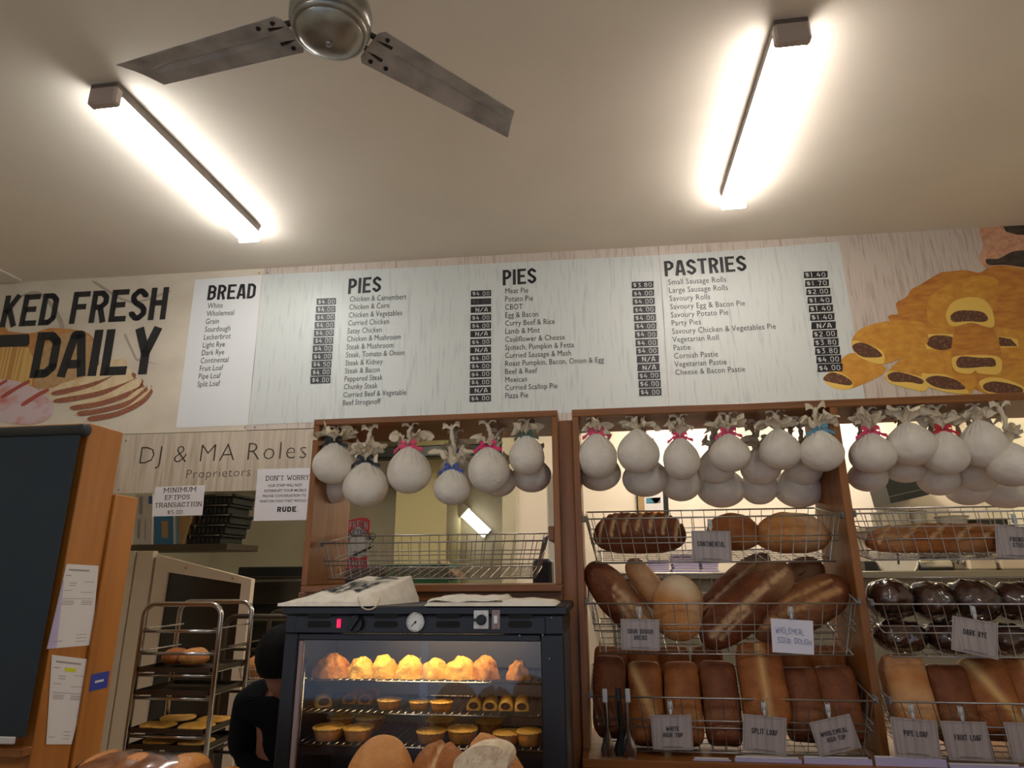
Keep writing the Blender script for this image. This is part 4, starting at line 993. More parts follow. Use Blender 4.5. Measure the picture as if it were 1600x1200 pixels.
pcard('label card WHITE HIGH TOP on the bottom basket', [(1020, 1171), (1084, 1172), (1079.5, 1117), (1016.5, 1117)], yk3, [('WHITE', .36, .68, .54, .13), ('HIGH TOP', .28, .76, .36, .13)])
pcard('label card SPLIT LOAF on the bottom basket', [(1160, 1173), (1228, 1181), (1229, 1122), (1161, 1115)], yk3, [('SPLIT LOAF', .2, .8, .5, .15)])
pcard('tilted label card WHOLEMEAL HIGH TOP on the bottom basket', [(1281, 1182), (1346, 1168), (1327, 1115), (1264, 1129)], yk3, [('WHOLEMEAL', .17, .83, .52, .14), ('HIGH TOP', .28, .73, .33, .14)])
pcard('label card FRENCH STICK on the top basket at the right edge', [(1557, 871), (1622, 874), (1620, 823), (1554, 822)], yk, [('FRENCH', .34, .72, .52, .14), ('STICK', .4, .72, .34, .14)])
pcard('label card DARK RYE on the middle basket of the right bay', [(1486, 1015), (1559, 1031), (1559, 974), (1488, 962)], yk2, [('DARK RYE', .24, .76, .52, .16)])
pcard('label card PIPE LOAF on the bottom basket of the right bay', [(1399, 1180), (1471, 1187), (1463, 1126), (1390, 1120)], yk3, [('PIPE LOAF', .25, .78, .54, .15)])
pcard('label card FRUIT LOAF on the bottom basket of the right bay', [(1483, 1187), (1554, 1190), (1540, 1128), (1468, 1126)], yk3, [('FRUIT LOAF', .23, .83, .51, .15)])
pcard('label card cut by the right edge of the photo, on the bottom basket', [(1582, 1190), (1656, 1194), (1642, 1131), (1567, 1128)], yk3, [])
# paper bags standing on the bottom board, below the cards
for i, (a, b, yp) in enumerate([(1083, 1142, 1186), (1148, 1252, 1184), (1256, 1362, 1184), (1367, 1478, 1184), (1484, 1600, 1195)]):
    y = YD-.085; A = P(a, yp, y); B = P(b, yp, y)
    t = thing('paper_bag_stack', ['leftmost stack of white paper bags under the bread baskets', 'stack of white paper bags below the SPLIT LOAF card', 'stack of white paper bags below the WHOLEMEAL HIGH TOP card', 'stack of white paper bags below the PIPE LOAF card', 'stack of white paper bags below the FRUIT LOAF card'][i], 'paper bags', ((A.x+B.x)/2, y, Z2B), 'paper bag stacks')
    for j in range(5):
        m = MB(); m.box((A.x+.002*j, y+.006*j, Z2B+.0005), (B.x-.001*j, y+.006*j+.004, A.z-.002*((j*7) % 3)))
        m.build('paper_bag', 'paperlil' if j == 0 else 'paper', t)
# tongs
def tongs(label, px0, px1, py, mtl, y=YD-.075):
    A = P(px0, py, y); B = P(px1, py, y); zb2 = Z2B+.001
    t = thing('tongs', label, 'tongs', ((A.x+B.x)/2, y, zb2), 'bread tongs')
    for a in (A, B) if px0 != px1 else (A,):
        m = MB(); n = 14
        def f(u, v, a=a):
            z = zb2+(a.z-zb2)*u; w = .006+.012*math.exp(-((u-.1)/.16)**2)+(.002 if u > .85 else 0)
            s = -1+2*v; dx = (.004 if a is A else -.004)*sin(u*pi)
            return V((a.x+dx+s*w, y-.006-.006*(1-s*s)+.0015*sin(v*40)*(u < .2), z))
        m.grid(f, 20, 9)
        g2 = lambda u, v, f=f: f(u, v)+V((0, .0025, 0))
        m.grid(g2, 20, 9); m.build('arm', mtl, t, True)
        m = MB(); m.bbox((a.x-.007, y-.014, a.z-.036), (a.x+.007, y-.004, a.z), .002); m.build('grip', 'clip' if mtl == 'chrome' else mtl, t)
    return t
tongs('shiny steel tongs standing open at the left of the bottom basket', 944.5, 980, 1075, 'chrome')
tongs('black tongs standing between the arms of the steel tongs', 965, 965, 1074, 'crate', y=YD-.06)
# ================================================================== the pie warmer
YO = 1.72
def warmer():
    xl, xr = P(444, 1000, YO).x, P(881, 1000, YO).x
    zt = Zp(660, 947, YO); zp = Zp(660, 991.5, YO); zg_ = Zp(660, 1001.5, YO); zbm = .92
    gl, gr = P(459, 1080, YO).x, P(846, 1080, YO).x
    d = .345
    t = thing('pie_warmer', 'black glass-fronted pie warmer full of pies and pasties', 'pie warmer', ((xl+xr)/2, YO, zbm))
    m = MB()
    m.bbox((xl-.012, YO-.008, zt-.022), (xr+.012, YO+d, zt), .004); m.build('lid', 'ovenblk', t)
    m = MB(); m.bbox((xl, YO, zp+.002), (xr, YO+d-.005, zt-.022), .002); m.build('head_box', 'ovenblk', t)
    m = MB(); m.bbox((xl+.03, YO-.006, zp+.003), (xr-.045, YO-.0005, zt-.026), .003); m.build('control_panel', 'ovenblk', t)
    for a, b in ((xl, gl), (gr, xr)):
        m = MB(); m.bbox((a, YO, zbm+.06), (b, YO+.03, zp+.001), .003); m.build('corner_post', 'ovenblk', t)
    m = MB(); m.bbox((gl+.0005, YO+.001, zg_), (gr-.0005, YO+.03, zp+.001), .002); m.build('door_head', 'ovenblk', t)
    for a in (xl+.001, xr-.016):
        m = MB(); m.box((a, YO+.0305, zbm+.06), (a+.015, YO+d-.006, zp+.001)); m.build('side_panel', 'ovenin', t)
    m = MB(); m.box((xl+.017, YO+d-.02, zbm+.06), (xr-.017, YO+d-.008, zp+.001)); m.build('rear_panel', 'ovenin', t)
    m = MB(); m.bbox((xl, YO, zbm), (xr, YO+d, zbm+.059), .003); m.build('base', 'ovenblk', t)
    m = MB(); m.bbox((gl+.001, YO+.004, zbm+.062), (gl+.014, YO+.016, zg_-.001), .002); m.build('door_edge', 'seal', t)
    xm = P(660, 1080, YO).x
    for nm, a, b, yy in (('glass_door', gl+.015, xm+.012, YO+.006), ('glass_door', xm-.012, gr-.001, YO+.014)):
        m = MB(); m.box((a, yy, zbm+.062), (b, yy+.003, zg_-.0005)); m.build(nm, 'glass', t)
    # louvres, dial, knobs
    def slots(px):
        for py in (961.5, 975.5):
            a = P(px-19, py, YO-.006); b = P(px+19, py, YO-.006)
            m = MB(); r_ = .0082; pr_ = []
            for k in range(9): pr_.append((a.x+r_-r_*sin(pi*k/8), a.z+r_*cos(pi*k/8)))
            for k in range(9): pr_.append((b.x-r_+r_*sin(pi*k/8), b.z-r_*cos(pi*k/8)))
            fr = [V((x, YO-.0066, z)) for x, z in pr_]; m.poly(fr)
            m.build('vent_slot', 'slot', t)
    for px in (499, 603, 700, 813): slots(px)
    def disc(nm, px, py, r_, h, mtl, n=28):
        C = P(px, py, YO-.006); m = MB(); m.lathe([(r_, 0), (r_, h*.7), (r_*.9, h), (.0005, h)], n, C, axis='y'); return m.build(nm, mtl, t, False), C
    C = P(530, 974, YO-.006); m = MB(); m.bbox((C.x-.0055, C.y-.005, C.z-.011), (C.x+.0055, C.y, C.z+.011), .002); m.build('indicator_lamp', 'redlamp', t)
    o, C = disc('thermostat_knob', 557, 974, .0215, .014, 'knob')
    m = MB(); Mx = Matrix.Translation(C) @ Matrix.Rotation(R(35), 4, 'Y'); m.bbox((-.005, -.024, -.02), (.005, -.012, .02), .002, 0, Mx); m.build('knob_grip', 'knob', o)
    o, C = disc('temperature_dial', 650, 972, .0215, .006, 'dial')
    m = MB(); m.tube([C+V((.0225*cos(q*pi/14), -.005, .0225*sin(q*pi/14))) for q in range(28)], .0022, 6, closed=True); m.build('dial_rim', 'chrome', o, True)
    m = MB(); mp = lambda x, y: C+V((x*.02, -.0075, y*.02))
    ribbon(m, [(.15, .15), (-.55, -.5)], .09, mp); m.poly([mp(.14*cos(k*pi/5), .14*sin(k*pi/5)) for k in range(10)])
    for k in range(11): an = R(225-27*k); ribbon(m, [(.72*cos(an), .72*sin(an)), (.9*cos(an), .9*sin(an))], .05, mp)
    m.build('dial_hand', 'ink', o)
    C = P(752, 968, YO-.006); m = MB(); m.bbox((C.x-.019, C.y-.004, C.z-.022), (C.x+.019, C.y, C.z+.022), .002); o = m.build('switch_plate', 'dial', t)
    m = MB(); m.lathe([(.0125, 0), (.0125, .012), (.01, .014), (.0005, .014)], 22, C+V((.002, -.004, 0)), axis='y'); m.bbox(C+V((-.018, -.018, -.003)), C+V((0, -.006, .003)), .001); m.build('rotary_switch', 'knob', o)
    m = MB()
    for k in range(6): an = R(60*k+20); ribbon(m, [(cos(an)*.78, sin(an)*.95), (cos(an)*.9, sin(an)*1.08)], .07, lambda x, y: C+V((x*.018, -.0046, y*.018)))
    m.build('switch_marks', 'ink', o)
    C = P(775, 968, YO-.006); m = MB(); m.bbox((C.x-.0105, C.y-.003, C.z-.023), (C.x+.0105, C.y, C.z+.023), .004); o = m.build('rocker_plate', 'seal', t)
    m = MB(); m.bbox((C.x-.005, C.y-.007, C.z-.01), (C.x+.005, C.y-.0031, C.z+.01), .002); m.build('rocker_switch', 'dial', o)
    for dz in (-.018, .018):
        m = MB(); m.lathe([(.003, 0), (.002, .002), (.0005, .002)], 8, C+V((0, -.003, dz)), axis='y'); m.build('screw', 'screw', o)
    for px, py in ((812, 993), (862, 965), (859, 1029), (848, 992)):
        C = P(px, py, YO-.0062); m = MB(); m.lathe([(.003, 0), (.002, .002), (.0005, .002)], 8, C, axis='y'); m.build('screw', 'screw', t)
    # lamp along the top of the cabinet
    m = MB(); a = V((gl+.1, YO+.05, zg_+.012)); b = V((gr-.1, YO+.05, zg_+.012)); m.tube([a, b], .007, 10); m.build('heat_lamp', 'ovenlamp', t, True)
    # racks
    SH = []
    for py, lab in ((1066, 'upper'), (1117, 'middle'), (1169, 'lower')):
        yf = YO+.05; z = Zp(660, py, yf); x0, x1 = xl+.022, xr-.022; SH.append((yf, z))
        m = MB(); m.tube([V((x0, yf, z)), V((x1, yf, z))], .003, 6); m.tube([V((x0, YO+d-.03, z)), V((x1, YO+d-.03, z))], .003, 6)
        n = 34
        for k in range(n): x = x0+(x1-x0)*(k+.5)/n; m.tube([V((x, yf, z+.001)), V((x, YO+d-.03, z+.001))], .0016, 4)
        m.build('wire_rack', 'chrome', t, True)
    for x in (xl+.03, xr-.055):
        m = MB(); m.tube([V((x+.012, YO+.045, zbm+.06)), V((x+.012, YO+.045, zg_-.05))], .003, 6); m.build('rack_post', 'chrome', t, True)
    return SH, zt
SH, ZOT = warmer()
def rest(px, i, dy=0): yf, z = SH[i]; y = yf+dy; d = P(px, 1100, y); return V((d.x, y, z+.0032))
def pasty(label, px, w, h, seed, mtl='pastry', dy=.055):
    C = rest(px, 0, dy); k = mpp(px, 1050, C.y); rr = random.Random(seed); ph = rr.uniform(0, 6); w *= k*1.1; h *= k; m = MB()
    def f(u, v):
        a = 2*pi*u; q = v*pi/2; lob = .06*sin(5*a+ph)+.05*sin(2*a+ph*2)
        r_ = w/2*(cos(q)**.98)*(1+lob*cos(q))*(1+.1*math.exp(-(v/.1)**2)*(1+.6*sin(16*a)))
        z = h*(.12*min(1, v*8)+.88*sin(q)**1.1); nz = MN.noise(V((cos(a)*2+ph*9, sin(a)*2, v*4)))*.006
        m.pale[len(m.v)+f.i] = max(0, min(1, .4*nz/.004)); f.i += 1
        return V(((r_+nz)*cos(a), (r_+nz)*sin(a)*.9, z+nz*.7*(v > .05)))
    f.i = 0
    m.grid(f, 48, 16, closed_u=True); m.poly([V((w/2*.9*cos(2*pi*k_/24), w/2*.8*sin(2*pi*k_/24), 0)) for k_ in range(24)][::-1])
    o = m.build('domed_pasty', mtl, None, True, local=True, loc=C); tag(o, label, 'pasty', 'domed pasties on the upper rack')
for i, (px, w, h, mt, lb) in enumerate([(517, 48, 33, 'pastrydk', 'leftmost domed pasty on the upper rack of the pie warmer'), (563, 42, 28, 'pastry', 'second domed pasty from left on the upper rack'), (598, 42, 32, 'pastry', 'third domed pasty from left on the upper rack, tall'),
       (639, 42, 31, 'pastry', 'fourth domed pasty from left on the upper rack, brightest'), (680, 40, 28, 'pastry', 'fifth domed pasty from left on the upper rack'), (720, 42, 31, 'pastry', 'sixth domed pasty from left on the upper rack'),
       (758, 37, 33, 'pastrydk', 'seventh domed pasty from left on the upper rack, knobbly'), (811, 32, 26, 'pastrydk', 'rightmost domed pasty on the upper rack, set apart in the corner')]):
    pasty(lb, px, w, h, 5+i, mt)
def pie(label, px, w, h, i, dy, mtl='pastry', group='round pies in the pie warmer'):
    C = rest(px, i, dy); k = mpp(px, 1120, C.y); r_ = w*k/2; hh = h*k
    t = thing('round_pie', label, 'pie', C, group)
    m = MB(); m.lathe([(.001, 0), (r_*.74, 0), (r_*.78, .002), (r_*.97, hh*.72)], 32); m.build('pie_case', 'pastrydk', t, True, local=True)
    m = MB(); 
    def f(u, v):
        a = 2*pi*u; rr = r_*(1.03-v*1.02); z = hh*(.72+.12*math.exp(-((v-.08)/.07)**2)+.2*(1-(1-v)**2))+.001*sin(18*a)*(v < .2)
        m.pale[len(m.v)+f.i] = .5 if v < .12 else 0; f.i += 1
        return V((rr*cos(a), rr*sin(a), z))
    f.i = 0; m.grid(f, 40, 12, closed_u=True); m.build('pie_lid', mtl, t, True, local=True)
for a in [('round pie in the middle of the middle rack', 608, 38, 17, 1, .05), ('left one of two pies side by side right of the middle rack centre', 656, 34, 15, 1, .05), ('right one of two pies side by side on the middle rack', 690, 36, 17, 1, .04),
          ('leftmost round pie on the lower rack', 516, 48, 22, 2, .05), ('round pie behind the leftmost one on the lower rack', 534, 44, 22, 2, .17), ('second front pie from left on the lower rack', 562, 46, 22, 2, .05), ('round pie behind the second one on the lower rack', 580, 46, 22, 2, .17),
          ('browned round pie above the cut loaf on the lower rack', 675, 46, 20, 2, .05), ('round pie behind the browned one, lower rack', 688, 44, 20, 2, .17), ('crimped round pie right of the browned one', 723, 48, 23, 2, .06), ('round pie behind and right of the crimped one', 765, 44, 20, 2, .17), ('second round pie from right on the lower rack', 792, 44, 19, 2, .06), ('rightmost round pie on the lower rack', 826, 40, 24, 2, .05)]:
    pie(*a)
def sroll(label, px, w, h, an, ln=.09, i=1, dy=.05, mtl='pastry'):
    C = rest(px, i, dy); k = mpp(px, 1110, C.y); r_ = w*k/2; hh = h*k
    t = thing('sausage_roll', label, 'sausage roll', C, 'sausage rolls on the middle rack', rot=(0, 0, R(an)))
    m = MB(); n = 16; y0, y1 = 0, ln
    prof = [(r_*cos(pi*q/n), hh*(.1+.9*sin(pi*q/n)**.8)) for q in range(n+1)]; pf = [(r_*.9, 0)]+prof+[(-r_*.9, 0)]
    vs = [V((x, y, z)) for y in (y0, y1) for x, z in pf]; K = len(pf)
    m.add(vs, [(q+1, q, K+q, K+q+1) for q in range(K-1)]+[tuple(range(K)), tuple(range(K, 2*K))[::-1], (K-1, 0, K, 2*K-1)]); m.build('pastry_wrap', mtl, t, True, local=True)
    m = MB(); m.poly([V((r_*.66*cos(2*pi*q/16), -.0012, hh*.46+hh*.34*sin(2*pi*q/16))) for q in range(16)]); m.build('filling', 'fill', t, local=True)
sroll('sausage roll lying aslant at the left end of the middle rack', 506, 26, 17, 30, .075)
for px, lb in ((740, 'first of four sausage rolls in a row on the middle rack'), (765, 'second of four sausage rolls in a row on the middle rack'), (790, 'third of four sausage rolls in a row on the middle rack'), (815, 'last of four sausage rolls in a row, rightmost on the middle rack')):
    sroll(lb, px, 23, 15, 6)
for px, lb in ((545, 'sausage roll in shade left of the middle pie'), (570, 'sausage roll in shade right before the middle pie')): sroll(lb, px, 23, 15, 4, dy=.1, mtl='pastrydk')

# cloth bags lying on top of the warmer
def clothbag():
    z = ZOT+.0005
    a, b, cc, d = P(437, 945, 1.70), P(566, 941, 1.70), P(601, 925, 1.86), P(497, 925, 1.92)
    t = thing('folded_cloth_bag', 'printed calico bag lying folded on the left of the pie warmer top', 'cloth bag', (a.x+.2, 1.78, z))
    m = MB(); N = 22
    xa, xb = P(434, 945, YO-.015).x, P(578, 941, YO-.015).x
    def top(u, v):
        x = xa+(xb-xa)*u+(.075-.02*u)*v*1.2; y = YO-.016+.235*v
        h = .008+.06*min(1, .25+u*2.6)*(.12+.88*v)*(1-.75*max(0, (u-.86)/.14)**2)+.004*MN.noise(V((u*5, v*5, 1)))+.003*sin(u*22+v*3)*(v < .3)
        e = min(u*8, 1)*min((1-u)*9, 1)*min(v*9, 1); return V((x, y, z+.004+h*(.35+.65*e)))
    m.grid(top, 61, 31)
    g0 = len(m.v); m.grid(lambda u, v: V((top(u, v).x, top(u, v).y, z)), 61, 31)
    nv = 31; nu = 61; ring = [i*nv for i in range(nu)]+[(nu-1)*nv+j for j in range(1, nv)]+[i*nv+nv-1 for i in range(nu-2, -1, -1)]+[j for j in range(nv-2, 0, -1)]
    for i in range(len(ring)): p_, q_ = ring[i], ring[(i+1) % len(ring)]; m.f.append([p_, p_+g0, q_+g0, q_]); m.m.append(0)
    m.build('folded_cloth', 'cloth', t, True)
    # upside-down print along the top face
    m = MB(); s = 'BAKERY'; k = dict(w=.7, t=.2, gap=.16); w = swidth(s, **k)
    # the bag lies with the foot of its print away from the shop, so the letters stand upside down
    def mp(x, y):
        u = .72-.56*x/w; v = .66-.42*y; p = top(u, v); return p+V((0, -.001, .0035))
    sletters(m, s, mp, **k); m.build('printed_lettering', 'ink', t)
    m = MB()
    for v0 in (.68, .74): ribbon(m, [(.35, v0), (.5, v0), (.65, v0), (.8, v0)], .018, lambda x, y: top(x, y)+V((0, -.001, .0035)))
    ribbon(m, [(.52, .84), (.62, .86), (.72, .86), (.8, .85)], .05, lambda x, y: top(x, y)+V((0, -.001, .0035)))
    m.build('printed_lines', 'ink', t)
    m = MB(); p0 = P(577, 946, YO-.014)
    m.tube([p0+V((.03*cos(R(q)), -.004, .012-.032*abs(sin(R(q)))+.01)) for q in range(180, 361, 15)], .0018, 6); m.build('cord_loop', 'ruffle', t, True)
clothbag()
def clothstack():
    z = ZOT+.0005; xa, xb = P(664, 940, YO-.012).x, P(868, 940, YO-.012).x
    t = thing('calico_cloth', 'flat calico cloths lying on the right of the pie warmer top', 'cloth', ((xa+xb)/2, YO+.1, z))
    m = MB()
    for l, (u0, u1, h0) in enumerate(((0, 1, .0), (.02, .6, .009))):
        x0, x1 = xa+(xb-xa)*u0, xa+(xb-xa)*u1
        f = lambda u, v: V((x0+(x1-x0)*u, YO-.014+.2*v, z+h0+.009*(min(u*20, 1)*min((1-u)*20, 1))+.005*MN.noise(V((u*6+l*9, v*3, l)))+.003))
        b0 = len(m.v); m.grid(f, 30, 8); m.grid(lambda u, v: f(u, v)*1+V((0, 0, z+h0-f(u, v).z)), 30, 8)
        nv, nu = 8, 30; ring = [i*nv for i in range(nu)]+[(nu-1)*nv+j for j in range(1, nv)]+[i*nv+nv-1 for i in range(nu-2, -1, -1)]+[j for j in range(nv-2, 0, -1)]
        for i in range(len(ring)): p_, q_ = b0+ring[i], b0+ring[(i+1) % len(ring)]; m.f.append([p_, p_+240, q_+240, q_]); m.m.append(0)
    m.build('folded_cloth', 'cloth', t, True)
clothstack()

# ================================================================== counters
m = MB(); m.bbox((P(440, 1000, YO).x-.02, YO-.06, 0), (2.05, YD+.6, .918), .004); o = m.build('back_counter', 'woodh'); tag(o, 'timber back counter carrying the pie warmer and bread frames', 'counter')
YC = 1.40
m = MB(); m.bbox((-2.6, 1.16, 0), (2.3, 1.58, 1.13), .004); o = m.build('front_counter', 'woodh'); tag(o, 'front sales counter with loaves on it, below the pie warmer', 'counter')
m = MB(); m.bbox((c2l-.001, YD-.1, .92), (c2r, YD+D2, Z2B-.023), .003); o = m.build('bread_frame_plinth', 'woodh'); tag(o, 'timber plinth under the bread frame', 'plinth')
GF = 'loaves on the front counter'
def floaf(name, label, px, pytop, y, wpx, dep, mtl, ztop=None, **k):
    T = P(px, pytop, y); w = wpx*mpp(px, pytop, y); h = (T.z-1.131); fl = k.pop('flat', .42)
    # height of the solid: top h/2, foot .9*flat*h
    H = h/(.5+.45*fl/.5); C = V((T.x, y, T.z-H/2))
    return loaf(name, label, 'bread', C, w, dep, H, mtl, flat=fl, group=GF, **k)
floaf('round_bun', 'round golden bun standing in front of the pie warmer', 597, 1150, YC-.01, 106, .15, 'crust_pale', pw=2.1, seed=201, flour=.3)
floaf('split_bun', 'brown bun with a pale split, beside the round golden bun', 690, 1160, YC, 100, .15, 'crust_mid', pw=2.2, seed=202, scores=[(-.1, -.8, .15, .8, .006)])
# the seeded loaf, cut open
def cutloaf():
    y = YC-.02; A = P(742, 1158, y); k = mpp(742, 1158, y)
    t = thing('cut_seeded_loaf', 'cut seeded loaf showing its pale crumb, right of the split bun', 'bread', (A.x+.05, y, 1.131), GF)
    m = MB(); n = 40; L = 96*k
    x0 = P(732, 1160, y).x; x1 = P(838, 1200, y).x; ztop = P(762, 1152, y).z
    def f(u, v):
        s = u; a = pi*v; hx = x0+(x1-x0)*s; e = (1-max(0, s-.12)**2.2*.95)*(1 if s > .12 else .9+.1*s/.12)
        return V((hx, y+.03-.085*cos(a)*e*(1 if cos(a) < 0 else .7), 1.131+(ztop-1.131)*sin(a)**.7*e+.002*MN.noise(V((s*30, v*20, 0)))))
    m.grid(f, n, 22)
    m.poly([f(0, j/21) for j in range(22)][::-1]); m.poly([f(1, j/21) for j in range(22)])
    m.build('crust', 'crust_pale', t, True)
    m = MB(); C = P(752, 1192, y-.075); r_ = 37*k
    face = [V((C.x+r_*cos(2*pi*q/28)*1.0, C.y+.03*cos(2*pi*q/28), C.z+.62*r_*sin(2*pi*q/28)*(1 if sin(2*pi*q/28) > 0 else 1.35))) for q in range(28)]
    bk = [p+V((.008, .05, 0)) for p in face]
    m.add(face+bk, [tuple(range(28))[::-1]]+[(q, (q+1) % 28, 28+(q+1) % 28, 28+q) for q in range(28)]); m.build('cut_slice', 'crumb', t)
    rr = random.Random(4); m = MB()
    for q in range(30):
        p = f(rr.uniform(.1, .9), rr.uniform(.5, .9))
        m.lathe([(.0005, -.001), (.0016, 0), (.0005, .0012)], 5, p+V((0, -.0006, .0006)))
    s_ = m.build('seeds', 'printbrown', t); s_['kind'] = 'stuff'
cutloaf()
# glazed bread in a clear bag, lower left, and the small bun beside it
def glazed():
    y = YC+.02; A = P(122, 1195, y); B = P(326, 1190, y); T = P(215, 1181, y)
    t = thing('bagged_glazed_loaf', 'glazed pull-apart loaf in a clear bag, lower left corner', 'bread', ((A.x+B.x)/2, y, 1.131))
    for i in range(3):
        w = (B.x-A.x)/2.7; cx = A.x+(B.x-A.x)*(.2+.3*i); h = T.z-1.131-.004*(i != 1)
        o = loaf('glazed_bun', None, None, (cx-t.location.x, 0, h/(.5+.45*.9)*.5-.002), w, .15, h/(.5+.45*.9)*1.06, 'crust_glaze', seed=210+i, pw=2.3, flat=.45, flour=.25); o.parent = t
        o.location = (cx-t.location.x, 0, h*.5)
    m = MB(); hw = (B.x-A.x)/2
    def wrap(u, v):
        a = 2*pi*u; s = -1+2*v; e = max(1-abs(s)**4, .02)**.5; d = 1.03+.07*MN.noise(V((cos(a)*2.2+4, sin(a)*2.2, s*5)))
        h = (T.z-1.131); return V((s*hw*1.04, cos(a)*.085*e*d, max(.0006, h*.5+sin(a)*h*.53*e*d)))
    m.grid(wrap, 44, 30, closed_u=True); m.build('clear_wrapper', 'clear', t, True, local=True)
glazed()
floaf('round_bun', 'small glazed bun at the foot of the photo, right of the bagged loaf', 362, 1195, YC+.02, 40, .09, 'crust_glaze', pw=2.2, seed=230)

# ================================================================== left cupboard with the dark blind
YL0, YL1 = 2.50, 2.705
def cupboard():
    xr = P(141, 661, YL0).x; zt = P(141, 661, YL0).z; xl_ = XL+.6
    t = thing('wooden_cupboard', 'orange veneered cupboard on the left behind the dark blind', 'cupboard', ((xl_+xr)/2, YL0, 0))
    m = MB(); m.bbox((xl_, YL0, 0), (xr, YL1, zt), .003); m.build('carcass', 'woodside', t)
    zs = P(60, 1166, YL0).z
    m = MB(); m.bbox((xl_, YL0-.05, zs-.03), (xr+.004, YL0-.0005, zs), .003); m.build('ledge', 'woodh', t)
    for (px, py) in ((128, 777), (158, 893)):
        f = 0; p = P(px, py, YL0+.05); m = MB(); m.lathe([(.005, 0), (.004, .003), (.001, .0035)], 8, (0, 0, 0), axis='x'); m.v = [v+V((xr-.001, YL0+.05, p.z)) for v in m.v]; m.build('screw', 'screw', t)
    # post behind it
    zp = P(195, 774, 2.75).z; x2 = P(206, 790, 2.82).x
    m = MB(); m.bbox((x2-.3, YL1+.002, 0), (x2, 2.86, zp), .003); m.build('rear_post', 'woodside', t)
    # blind
    yb_ = YL0-.045; A = P(136, 672, yb_); r_ = .026
    b = thing('roller_blind', 'dark slate roller blind hanging in front of the orange cupboard', 'blind', (A.x-.5, yb_, A.z))
    m = MB(); m.lathe([(.0005, 0), (r_, 0), (r_*1.06, .004), (r_*1.06, .03), (r_, .034), (r_, 1.0)], 22, (A.x, yb_, A.z), axis='x'); m.v = [V((2*A.x-p.x, p.y, p.z)) for p in m.v]; m.f = [f[::-1] for f in m.f]; m.build('cassette', 'blindbar', b, True)
    z1 = P(27, 1150, yb_).z; xe = P(127, 690, yb_).x
    m = MB(); m.bbox((A.x-1.0, yb_-.012, z1), (xe, yb_-.009, A.z-.01), .001); m.build('blind_fabric', 'blind', b)
    m = MB(); m.bbox((A.x-1.0, yb_-.017, z1-.026), (P(27, 1155, yb_).x, yb_-.004, z1), .004); m.build('bottom_bar', 'paper', b)
    return xr
xs = cupboard()
def sidesheet(label, q, curl=0.0, hl=False):
    """a paper on the cupboard's side face: q = pixels bl, br, tr, tl"""
    def onx(px, py, off):
        d = ray(px, py); t_ = (xs+off)/d.x; return V((xs+off, d.y*t_, CZ+d.z*t_))
    C4 = [onx(*p, .002) for p in q]
    t = thing('invoice_sheet', label, 'paper sheet', (xs, (C4[0].y+C4[1].y)/2, min(C4[0].z, C4[1].z)), 'invoices on the cupboard side')
    bil = lambda a, b, e=0: (C4[0]*(1-a)+C4[1]*a)*(1-b)+(C4[3]*(1-a)+C4[2]*a)*b+V((.0004+e+curl*(a**3)*(1-b)*.5, 0, 0))
    m = MB(); m.grid(lambda u, v: bil(u, v), 12, 12); g0 = len(m.v); m.grid(lambda u, v: bil(u, v)-V((.0008, 0, 0)), 12, 12); m.build('sheet', 'paper', t)
    rr = random.Random(len(label)); m = MB()
    for (b0, a0, a1, tk) in [(.93, .1, .72, .025), (.86, .06, .2, .012), (.79, .6, .9, .008), (.77, .2, .4, .01), (.74, .2, .38, .01), (.68, .08, .3, .008), (.66, .55, .9, .008), (.58, .08, .92, .008), (.55, .1, .4, .01), (.53, .1, .42, .01), (.51, .1, .4, .01), (.55, .6, .9, .01), (.53, .6, .9, .01), (.51, .6, .9, .01), (.14, .6, .85, .008), (.1, .6, .85, .008), (.06, .6, .85, .008), (.08, .05, .3, .008)]:
        ribbon(m, [(a0, b0), (a1, b0)], tk*.8, lambda x, y: bil(x, y, .0007))
    m.build('printed_lines', 'faint', t)
    m = MB()
    if hl: ribbon(m, [(.34, .85), (.62, .85)], .045, lambda x, y: bil(x, y, .001)); m.build('highlighter_mark', 'hilite', t)
    else: m.add([bil(0, 0, .0006), bil(.2, 0, .0006), bil(.03, .8, .0006), bil(0, .8, .0006)], [(0, 1, 2, 3)]); m.build('lilac_edge', 'paperlil', t)
sidesheet('upper white invoice sheet on the side of the orange cupboard', [(73, 1014), (143, 1008), (154, 884), (104, 881)])
sidesheet('lower white invoice with a yellow highlighter mark on the cupboard side', [(72, 1163), (111, 1163), (145, 1031), (81, 1023)], curl=.004, hl=True)
def bluetag():
    xr_ = P(206, 790, 2.82).x+.0005; y = 2.79; d = ray(152, 1064); z = CZ+d.z*y/d.y; Cc = V((xr_, y, z))
    t = thing('blue_sticker', 'small blue sticker on the orange post at the rear of the cupboard', 'sticker', Cc)
    m = MB(); m.bbox(Cc+V((0, -.055, -.034)), Cc+V((.0015, .05, .034)), .0003); m.build('sticker', 'bluecard', t)
    m = MB(); m.box(Cc+V((.0016, -.03, -.004)), Cc+V((.002, .02, .005))); m.build('pale_print', 'chalk', t)
bluetag()
